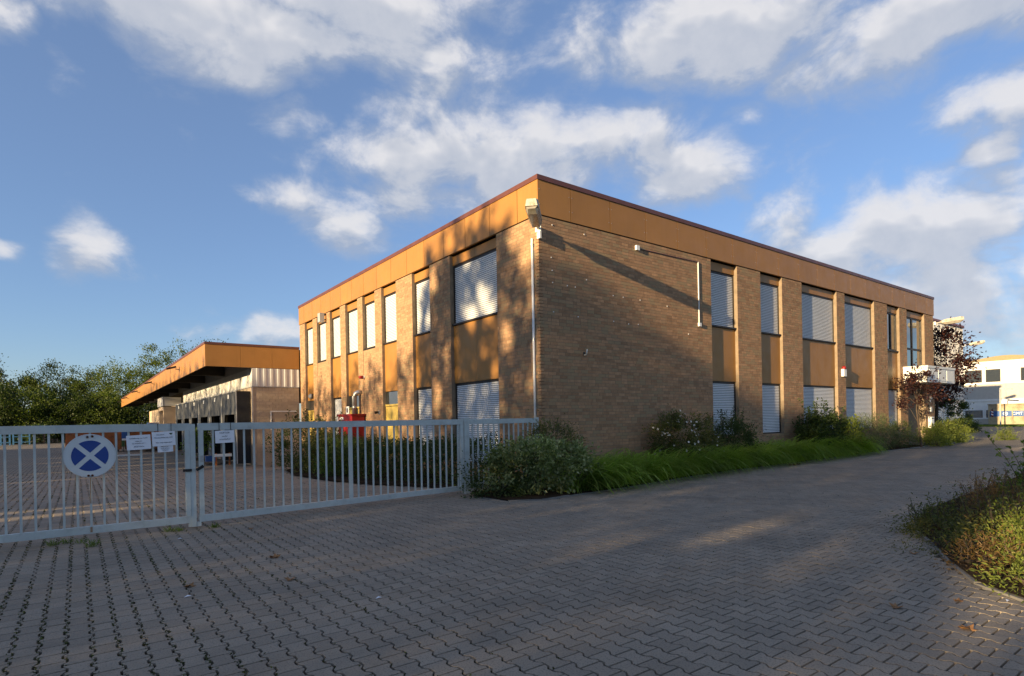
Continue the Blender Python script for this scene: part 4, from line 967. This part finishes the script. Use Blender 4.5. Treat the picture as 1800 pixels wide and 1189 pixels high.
# hedge along the long side, behind the gate
hd = thing('hedge', 'dark green hedge behind the gate along the long brick side', 'hedge', (-1.2, 5, 0)); rng = np.random.default_rng(21); n = 26000
hx = rng.uniform(0, 1, n) ** .75; yy = rng.uniform(.9, 12.4, n); depth_ = np.interp(yy, [.9, 3.6, 6, 9.6, 12.6], [1.7, 2.3, 2.5, 2.4, 1.9]); xx = -.15 - hx * depth_
topz = np.interp(yy, [.9, 4, 8, 12.5], [1.02, .95, 1.0, 1.25]) + .16 * np.sin(yy * 2.3 + xx * 3) + .08 * np.sin(yy * 6.1); zz = np.where(rng.random(n) < .5, topz * rng.uniform(.86, 1.04, n), topz * rng.random(n))
zz = zz * (1 - .35 * np.clip(hx - .8, 0, 1) * 5 * .6) + gz(xx, yy)
V, F = leaves(np.c_[xx, yy, np.maximum(zz, gz(xx, yy) + .02)], unit(n, rng) + np.array([-.4, -.5, .5]), .085 * rng.uniform(.6, 1.3, n), .034, rng); fastmesh('foliage', V, F, L_DARK, hd)
mb = MB()
for k in range(22): y_ = 1.2 + k * .51; stems_to(mb, (-.9, y_, float(gz(-1, y_))), [(-.5, y_ + .2, .7), (-1.4, y_ - .1, .75), (-1.7, y_ + .1, .5)], .02, rng, 4)
mb.build('stems', M_BARK, hd, kind='stuff')
shrub('tall_bush', 'taller dark bush with long twigs between hedge and dock wall', (-1.75, 13.1, .55), (1.35, 1.3, 1.0), 5200, .09, .04, L_DARK, seed=22, shoots=26, shoot_h=.95, base_z=-.26)
shrub('tall_bush', 'twiggy green bush in front of the red cabinet', (-1.9, 9.9, .50), (.95, 1.1, .85), 4200, .085, .04, L_OLIVE, seed=23, shoots=22, shoot_h=.9, base_z=-.2)
shrub('tall_bush', 'small pale bush in the hedge left of the near yellow panel', (-2.35, 7.7, .35), (.6, .7, .65), 2300, .07, .04, L_MID, seed=24, shoots=12, shoot_h=.5, base_z=-.15)
# arching daylily leaves in the bed along the wall
def blades(n, xf, yf, Lf, lean, m, name, label, cat, seed, w=.017, zf=None, seg=6, bendr=(.9, 1.7)):
    rng = np.random.default_rng(seed); x = xf(rng, n); y = yf(rng, x); L = Lf(rng, x, n)
    az = rng.normal(lean[0], lean[1], n); d = np.stack([np.cos(az), np.sin(az), np.zeros(n)], 1)
    s = np.stack([-np.sin(az), np.cos(az), np.zeros(n)], 1); up_ = rng.uniform(.55, 1.05, n); bend = rng.uniform(*bendr, n)
    V = np.empty((n, seg + 1, 2, 3)); p = np.stack([x, y, gz(x, y) + .01], 1); ang = up_ * 1.35
    for k in range(seg + 1):
        wk = w * rng.uniform(.8, 1.2, n) * (1 - (k / seg) ** 2.2) + .0015
        V[:, k, 0] = p + s * wk[:, None]; V[:, k, 1] = p - s * wk[:, None]
        st_ = L / seg; p = p + (d * np.cos(ang)[:, None] + np.array([0, 0, 1.]) * np.sin(ang)[:, None]) * st_[:, None]; ang = ang - bend / seg * 1.35
    V[..., 2] = np.maximum(V[..., 2], .012)
    b = (np.arange(n) * (seg + 1) * 2)[:, None, None]; q = np.array([(2 * k, 2 * k + 1, 2 * k + 3, 2 * k + 2) for k in range(seg)])[None]
    o = fastmesh(name, V.reshape(-1, 3), (b + q).reshape(-1, 4), m); tag(o, label, cat, kind='stuff'); return o
def yfront(x): return np.interp(x, [-1.2, .7, 3.3, 6.4, 9.4, 14.6, 21], [-2.1, -1.95, -1.6, -1.33, -1.3, -1.0, -.8])
blades(8200, lambda r, n: r.uniform(-1.0, 15.5, n), lambda r, x: yfront(x) - .02 + r.random(len(x)) ** .9 * (-.25 - yfront(x)), lambda r, x, n: r.uniform(1.1, 1.85, n), (-.35, .55), L_GRASS, 'daylily_bed', 'arching bright green daylily leaves filling the bed along the wall', 'plants', 31, .016, bendr=(1.5, 2.3))
blades(1100, lambda r, n: r.choice([-.15, 4.9, 7.7, 14.0], n) + r.normal(0, .22, n), lambda r, x: yfront(x) + .0 + np.abs(r.normal(0, .10, len(x))), lambda r, x, n: r.uniform(.35, .75, n), (-1.2, 1.2), leafmat('pale_grass', (.10, .17, .03), (.17, .23, .05), None, .4), 'edge_grass', 'pale upright grass tufts along the front of the bed', 'grass', 32, .007)
shrub('flowering_shrub', 'dark shrub dotted with white flowers in front of the blank wall', (4.75, -.62, .85), (1.35, .55, .72), 8500, .075, .032, L_OLIVE, seed=33, shoots=22, shoot_h=.42, flowers=95)
shrub('dark_shrub', 'dark shrub with thin upright shoots below the first right shutter', (7.35, -.5, .75), (.95, .45, .68), 6500, .07, .03, L_DARK, seed=34, shoots=20, shoot_h=.6)
shrub('leafy_bush', 'dark leafy bush with tall shoots below the first wide right shutter', (13.2, -.55, .75), (1.85, .5, .68), 9000, .11, .05, L_DARK, seed=35, shoots=24, shoot_h=.95)
shrub('bright_shrub', 'bright yellow green young shrub standing out of the daylilies', (14.6, -.95, .75), (.42, .38, .60), 1100, .12, .05, L_YEL, seed=36, shoots=6, shoot_h=.35, upright=.4)
shrub('juniper_shrub', 'grey green feathery juniper in front of the second wide shutter', (17.4, -.45, .62), (2.3, .8, .78), 13000, .11, .014, L_JUN, seed=37, shoots=26, shoot_h=.55, clumps=130, spread=.26)
shrub('juniper_shrub', 'darker low juniper left of the purple tree foot', (20.6, -.35, .5), (1.3, .7, .62), 5200, .10, .014, L_DARK, seed=38, shoots=10, shoot_h=.3)
shrub('yellow_shrub', 'yellow green low shrub in front of the entrance', (23.6, -1.0, .45), (1.7, .55, .55), 4200, .075, .035, L_YEL, seed=39, shoots=14, shoot_h=.3)
shrub('yellow_shrub', 'yellow green low shrub at the far end of the bed', (27.2, -.45, .5), (2.0, .7, .62), 4800, .08, .036, L_YEL, seed=40, shoots=16, shoot_h=.35)
shrub('round_dark_shrub', 'big round dark green shrub beyond the end of the brick building', (32.5, 1.6, 1.15), (2.2, 1.6, 1.35), 9000, .13, .06, L_DARK, seed=41, shoots=26, shoot_h=.5)
shrub('low_juniper', 'low spreading dark juniper on the verge before the cream container', (46.5, 4.4, .35), (2.6, 1.0, .5), 3600, .2, .04, L_DARK, seed=42)
shrub('verge_weed', 'small tuft of weeds in the road beyond the bed', (32.5, -1.5, .10), (1.2, .35, .16), 700, .16, .03, L_YEL, seed=43, shoots=8, shoot_h=.5, cat='weed')
shrub('potted_plant', 'young leafy plant standing by the first dock shelter', (-3.95, 23.5, .75), (.55, .5, .62), 900, .15, .09, L_MID, cat='plant', seed=44, clumps=26, base_z=GY)
# weedy bed at the right
def weeds(label, c, rad, n, m, seed, L=.055, Wd=.024, shoots=6, sh=.35, name='weed_patch', **k): return shrub(name, label, c, rad, n, L, Wd, m, 'weeds', seed=seed, shoots=shoots, shoot_h=sh, clumps=50, spread=.16, **k)
weeds('dark green weeds at the left tip of the right hand bed', (-.15, -8.2, .08), (.62, .30, .17), 2400, L_OLIVE, 51, .04, .016, shoots=12, sh=.26)
weeds('tangle of brown dry stalks in the right hand bed', (.85, -8.6, .20), (1.1, .45, .28), 4200, L_DRY, 52, .055, .009, 34, .38)
weeds('tall dark weeds with upright stems at the right picture edge', (2.35, -8.75, .30), (1.0, .5, .32), 2600, L_MID, 53, .075, .035, 16, .75)
weeds('sunlit yellow green weeds at the right picture edge', (-1.35, -9.6, .20), (.80, .42, .32), 5200, L_YEL, 54, .042, .018, 22, .35)
weeds('green ground weeds in the middle of the right hand bed', (-.45, -8.95, .14), (.85, .42, .22), 3600, L_OLIVE, 55, .045, .02, 16, .35)
weeds('small pale weeds at the near edge of the right hand bed', (-2.55, -9.62, .10), (.55, .28, .16), 1100, L_YEL, 56, .05, .016, 9, .22)
weeds('creeping weeds spilling over the edging onto the paving', (-1.2, -8.55, .03), (.8, .3, .06), 900, L_OLIVE, 59, .035, .012, 4, .12)
weeds('rusty dry grass at the near corner of the right hand bed', (-2.0, -9.4, .12), (.55, .3, .2), 1500, L_DRY, 60, .06, .008, 12, .25)
weeds('sparse dry weeds along the edging of the right hand bed', (-1.75, -9.02, .06), (.65, .22, .10), 700, L_DRY, 57, .05, .014, 8, .18)
rng = np.random.default_rng(58); n = 30000; x = rng.uniform(-3.6, 16, n); y = -7.3 - rng.random(n) * 8.5; k = inside(BEDR, x, y) & (rng.random(n) < .35 + .65 * np.clip(.5 + np.sin(x * 1.3) * np.cos(y * 1.7), 0, 1)); x, y = x[k], y[k]
V, F = leaves(np.c_[x, y, .03 + rng.random(len(x)) ** 2 * (.12 + .16 * (np.sin(x * 2.1) * np.sin(y * 1.9) + 1))], unit(len(x), rng) + np.array([0, 0, .7]), .07 * rng.uniform(.5, 1.3, len(x)), .022, rng)
o = fastmesh('ground_cover', V, F, L_OLIVE); tag(o, 'low weeds covering the soil of the right hand bed', 'ground cover', kind='stuff')
# moss and grass growing in the paving joints
def joint_moss(n, seed, m, name, label, xr, yr, size, wide):
    rng = np.random.default_rng(seed); i = rng.integers(math.floor(xr[0] / PA), math.ceil(xr[1] / PA), n); y = rng.uniform(*yr, n); x = (i + .5) * PA + rng.normal(0, .009, n)
    dens = .5 + .5 * np.sin(i * 12.9898) * np.sin(y * 1.7 + i) ; k = rng.random(n) < np.clip(.25 + dens * .8 - np.clip((x - xr[0]) / (xr[1] - xr[0]), 0, 1) * .75, .03, 1)
    for poly in (BED, BEDR, BEDL): k &= ~inside(poly, x, y)
    k &= ~((x > -2.4) & (y > YS - .1))
    x, y = x[k], y[k]; P = np.c_[x, y, gz(x, y) - .008]; V, F = leaves(P, unit(len(x), rng) * .9 + np.array([0, 0, .9]), size * rng.uniform(.5, 1.4, len(x)), wide * rng.uniform(.6, 1.3, len(x)), rng)
    o = fastmesh(name, V, F, m); tag(o, label, 'moss', kind='stuff')
L_MOSS = leafmat('moss', (.030, .036, .010), (.055, .062, .014), (.075, .095, .02), .15)
joint_moss(26000, 61, L_MOSS, 'joint_moss', 'green moss and small weeds growing in the joints before the gate', (-10.6, -6.6), (-8.8, -.4), .022, .016)
joint_moss(22000, 62, L_MOSS, 'yard_moss', 'moss lines growing in the joints of the yard behind the gate', (-13.5, -3.6), (-.4, 22), .030, .026)
joint_moss(5200, 63, L_MOSS, 'road_moss', 'thin moss in the joints of the road to the right', (-5.5, 9), (-8.2, -1.9), .02, .014)
def tuft(label, x, y, n, h, seed):
    rng = np.random.default_rng(seed); P = np.c_[x + rng.normal(0, .03, n), y + rng.normal(0, .025, n), np.full(n, gz(x, y) - .006)]
    V, F = leaves(P, unit(n, rng) * .8 + np.array([0, 0, 1.0]), h * rng.uniform(.5, 1.2, n), .007, rng); o = fastmesh('grass_tuft', V, F, L_MID); tag(o, label, 'grass', 'grass tufts in the joints near the gate')
for k, (x, y, n_, h, lab) in enumerate(((-8.98, -1.55, 60, .17, 'bright grass tuft in the joint below the round sign'), (-9.40, -1.10, 50, .15, 'grass tuft under the rail left of the round sign'), (-9.25, -1.02, 40, .12, 'small grass tuft just left under the round sign'), (-8.05, -1.0, 50, .13, 'grass tuft below the triangle paper'), (-7.93, -1.08, 45, .12, 'yellowish grass tuft left of the meeting stiles'), (-7.45, -1.12, 60, .13, 'grass tuft right of the meeting stiles'), (-9.1, -1.15, 30, .12, 'thin grass tuft right under the round sign'))): tuft(lab, x, y, n_, h, 70 + k)
# fallen leaves
lv = MB(); pts = []
for k in range(15):
    a = k / 15 * 2 * math.pi; r = .045 * (1.0 if k % 3 == 0 else .55 if k % 3 == 1 else .62); pts.append((math.cos(a) * r * 1.15, math.sin(a) * r, .010 * math.sin(2 * a) + .006 + (.012 if k % 3 == 0 else 0)))
lme = bpy.data.meshes.new('fallen_leaf'); lme.from_pydata([(0, 0, .004)] + pts, [], [(0, 1 + k, 1 + (k + 1) % 15) for k in range(15)]); lme.update(); lme.materials.append(M_FALL)
for k, (x, y, s, lab) in enumerate(((-7.29, -3.82, 1.5, 'brown curled leaf lying below the right gate leaf'), (-7.43, -4.95, 1.4, 'pale dry leaf left of the picture middle on the paving'), (-8.26, -4.55, 1.2, 'small tan leaf on the mossy paving at left'), (-7.05, -1.62, 1.1, 'reddish leaf close to the right gate leaf'), (-3.9, -9.05, 1.3, 'tan leaf on the paving left of the right hand bed'), (-4.05, -9.55, 1.2, 'dark red leaf near the lower right corner'), (-3.10, -9.72, 1.0, 'orange leaf nearest the sunlit weeds'), (-3.25, -9.95, 1.1, 'leaf lying in the lower right corner'), (-1.75, -8.45, 1.1, 'yellow leaf at the tip of the right hand bed'), (-3.35, -9.3, .8, 'little orange leaf below the weedy bed'), (-2.6, -9.3, 1.1, 'tan leaf lying on the edging of the weedy bed'))):
    o = bpy.data.objects.new('fallen_leaf', lme); COL.objects.link(o); o.location = (x, y, .003); o.rotation_euler = (0, 0, k * 1.7); o.scale = (s, s, s); tag(o, lab, 'leaf', 'fallen leaves on the paving')
for x, y, lab in ((-8.33, -4.92, 'white scrap on the mossy paving at lower left'), (-8.0, -1.75, 'white scrap on the paving below the triangle paper'), (-7.0, -6.1, 'white scrap on the paving left of the picture middle'), (-3.05, -9.55, 'white scrap below the weedy bed at right')):
    o = MB().add([(x - .03, y, .004), (x, y - .012, .012), (x + .035, y + .004, .004), (x + .004, y + .016, .016)], [(0, 1, 2, 3)]).build('paper_scrap', M_PAPER); tag(o, lab, 'scrap')
br = thing('debris', 'small heap of broken brown bits at the road edge of the bed', 'debris', (8.6, -1.75, 0))
for k in range(6): MB().obox((8.5 + k * .09, -1.75 + .05 * math.sin(k * 2), .03), (.05, .01, 0), (-.01, .03, 0), (0, 0, .02)).build('fragment', M_RUST, br)

# ------------------------------------------------------------------ trees
def tree(name, label, base, h, r, nleaf, L, m, seed, group=None, trunk=.16, crown_lo=.28, clumps=70, spread=.9, cat='tree'):
    rng = np.random.default_rng(seed); b = np.array(base, float); t = thing(name, label, cat, base, group); mb = MB()
    top = b + np.array([rng.normal(0, .2), rng.normal(0, .2), h * .82]); mid = (b + top) / 2 + rng.normal(0, .15, 3)
    mb.tube([b, b * .7 + mid * .3, mid, top], [trunk * 1.15, trunk * .9, trunk * .6, trunk * .15], 8, cap=False)
    c = b + np.array([0, 0, h * (crown_lo + 1) / 2]); rad = np.array([r, r * rng.uniform(.85, 1.1), h * (1 - crown_lo) / 2])
    for k in range(10):
        s = .25 + .6 * k / 10; p0 = b + (top - b) * s; a = k * 2.4 + rng.uniform(-.4, .4); e = c + rad * np.array([math.cos(a) * .75, math.sin(a) * .75, rng.uniform(-.5, .6)])
        mb.tube([p0, (p0 + e) / 2 + np.array([0, 0, .15]), e], [trunk * .38, trunk * .22, trunk * .06], 5, cap=False)
    mb.build('trunk', M_BARK, t)
    P, D = crown_points(c, rad, nleaf, clumps, spread, rng, .5); D[:, 2] += .15; P[:, 2] = np.maximum(P[:, 2], b[2] + .3)
    V, F = leaves(P, D, L * rng.uniform(.6, 1.3, nleaf), L * .62 * rng.uniform(.7, 1.2, nleaf), rng); fastmesh('crown', V, F, m, t)
    return t
tree('purple_tree', 'small purple leaved tree in front of the entrance canopy', (21.75, -.95, 0), 3.7, 1.0, 1700, .12, L_PURP, 81, trunk=.045, crown_lo=.42, clumps=46, spread=.22)
tree('purple_tree', 'tall purple leaved tree rising beyond the end of the brick building', (29.6, .9, 0), 6.7, 1.6, 6000, .16, L_PURP, 82, trunk=.10, crown_lo=.26, clumps=90, spread=.42)
BT = [  # x, y, height, radius, kind, label
 (-21.5, 112, 14.0, 5.0, 1, 'tall dark tree at the left picture edge'), (-16.5, 110, 10.6, 4.6, 0, 'broad light green tree second from the left edge'),
 (-12.4, 111, 12.6, 4.4, 1, 'dark topped tree third from the left edge'), (-8.2, 108, 10.8, 4.6, 1, 'dark bushy tree behind the round sign'),
 (-4.8, 107, 12.8, 4.5, 0, 'pointed green tree left of the canopy end'), (-1.2, 104, 13.2, 4.6, 0, 'light green layered tree just left of the canopy end'),
 (3.5, 102, 16.2, 5.2, 0, 'tall leafy tree above the canopy end'), (9.5, 104, 16.6, 5.2, 1, 'tall tree showing over the canopy roof'),
 (-19, 99, 8.4, 4.0, 1, 'low dark tree in front at the left edge'), (-14.2, 98.5, 7.6, 3.6, 0, 'low sunlit tree in front of the dark ones'), (-9.6, 97.5, 6.6, 3.4, 1, 'low dark tree behind the orange container'),
 (-5.6, 96.5, 7.4, 3.6, 0, 'low sunlit tree near the canopy end'), (-1.2, 95.5, 6.6, 3.4, 1, 'low dark tree under the canopy end'), (3.2, 95, 6.4, 3.4, 1, 'low dark tree seen below the canopy'),
 (-24, 104, 10, 4.6, 1, 'dark tree cut by the left picture edge')]
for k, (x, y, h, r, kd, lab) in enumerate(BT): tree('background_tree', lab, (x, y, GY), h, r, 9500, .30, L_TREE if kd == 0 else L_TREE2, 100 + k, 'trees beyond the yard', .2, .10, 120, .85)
ug = np.random.default_rng(5); n = 9000; x = ug.uniform(-26, 12, n); y = 93.5 + ug.normal(0, 1.0, n) + 3 * np.sin(x); V, F = leaves(np.c_[x, y, GY + ug.random(n) ** .8 * (1.9 + .7 * np.sin(x * 1.3))], unit(n, ug) + np.array([0, -.5, .6]), .42, .25, ug)
o = fastmesh('undergrowth', V, F, L_DARK); tag(o, 'dark undergrowth below the trees beyond the yard', 'undergrowth', kind='stuff')
n = 7000; x = ug.uniform(67, 75.5, n); y = ug.uniform(2, 14, n); V, F = leaves(np.c_[x, y, np.full(n, -.02)], unit(n, ug) * .6 + np.array([0, 0, 1.]), .22, .05, ug); o = fastmesh('verge_grass', V, F, L_MID); tag(o, 'grass verge in front of the white office block', 'grass', kind='stuff')

# ------------------------------------------------------------------ belt of trees left of the picture: unseen, foliage shaped to cast the shade on yard and walls
KX, KZ = .135, .165
def belt_density(yr, zr):
    """how closed the foliage is, seen from the sun (coordinates on the plane x = -40)"""
    top = np.interp(yr, [-40, -13, -9.3, -8.4, -7.2, -6.3, -5.5, -5.0, -4.3, -3.0, -1.0, .2, .9, 1.5, 3, 6, 9, 13, 18, 40, 80], [10, 10.6, 11.3, 10.4, 10.5, 11.4, 11.9, 12.6, 13.6, 14.3, 14.3, 13.7, 12.4, 10.9, 10.4, 10.3, 10.2, 10.3, 10.6, 10.8, 9.5])
    top = top + .35 * np.sin(yr * 3.1) + .2 * np.sin(yr * 7.7 + 1)
    d = np.clip((top - zr) / .8, 0, 1)
    dap = np.where((zr > 7.0) & (yr > -5.3), np.where(yr < 1.1, .95, .50), 1.0)      # upper crown thinned on purpose to dapple the long side
    d = d * dap
    for (gy, gz_, ry, rz) in GAPS:
        q = .07 if gz_ < 7 else .03; e = ((yr - gy) / (ry + q)) ** 2 + ((zr - gz_) / (rz + q)) ** 2
        d = np.where(e < 1, 0, d)
    return d
GAPS = [(-14.5, 6.5, .42, .5), (-11.6, 6.42, .10, .22), (-11.06, 5.70, .07, .10), (-13.7, 5.92, .10, .10), (-6.06, 5.72, .05, .12), (.1, 4.92, .16, .42), (-1.2, 4.98, .40, .34), (-1.85, 5.3, .07, .30), (-.5, 5.2, .10, .2),  # holes cut in the crowns so sun patches land on chosen spots
        (12.0, 4.75, .25, .4), (18.3, 4.7, .30, .5), (15.5, 5.3, .25, .5), (20.5, 5.1, .35, .6), (35, 4.9, .6, .6), (28, 4.9, .5, .6), (24, 5.0, .25, .5),
        (-.32, 9.0, .22, .42), (-2.68, 11.7, .3, .35), (-2.1, 11.3, .3, .4), (-3.1, 11.2, .25, .3), (-4.8, 12.3, .22, .5), (-4.4, 12.85, .25, .3), (-.1, 12.6, .25, .5), (-5.05, 11.2, .15, .6), (-5.2, 9.6, .12, .8), (-1.2, 13.6, .35, .35), (-3.7, 13.6, .4, .25), (-1.9, 13.0, .2, .3), (.5, 11.5, .15, .5), (-4.0, 10.4, .2, .4), (-3.3, 9.6, .15, .5), (-.9, 10.2, .12, .4), (-4.6, 13.9, .35, .5)]
bt = []
rng = np.random.default_rng(91)
BY = np.arange(-34, 60, 4.6); BY = BY + rng.normal(0, .6, len(BY)); BX = -41 + rng.normal(0, 2.0, len(BY))
n = 270000; x = rng.uniform(-46, -35, n); y = rng.uniform(-37, 62, n); z = rng.uniform(.9, 14.2, n)
yr = y - (x + 40) * KX; zr = z + (x + 40) * KZ
k = rng.random(n) < belt_density(yr, zr) * np.where((zr > 7.0) & (yr > 1.1), .6, 1.0)
x, y, z = x[k], y[k], z[k]; own = np.argmin(np.abs(y[:, None] - BY[None]) + .3 * np.abs(x[:, None] - BX[None]), 1)
for j in range(len(BY)):
    t = thing('yard_side_tree', 'unseen leafy tree left of the picture, crown shaped to shade the yard', 'tree', (BX[j], BY[j], 0), 'trees beside the yard, left of the picture'); s = own == j
    mb = MB(); mb.tube([(BX[j], BY[j], -.02), (BX[j] + .1, BY[j], 4), (BX[j], BY[j] + .1, 9)], [.22, .15, .05], 8, cap=False)
    for q in range(6): a = q * 2.2; mb.tube([(BX[j], BY[j], 2.5 + q), (BX[j] + 1.8 * math.cos(a), BY[j] + 1.6 * math.sin(a), 4 + q)], [.07, .02], 5, cap=False)
    mb.build('trunk', M_BARK, t)
    if s.sum():
        V, F = leaves(np.c_[x[s], y[s], z[s]], unit(int(s.sum()), rng), .30 * rng.uniform(.7, 1.2, int(s.sum())), .22, rng); fastmesh('crown', V, F, L_TREE, t)
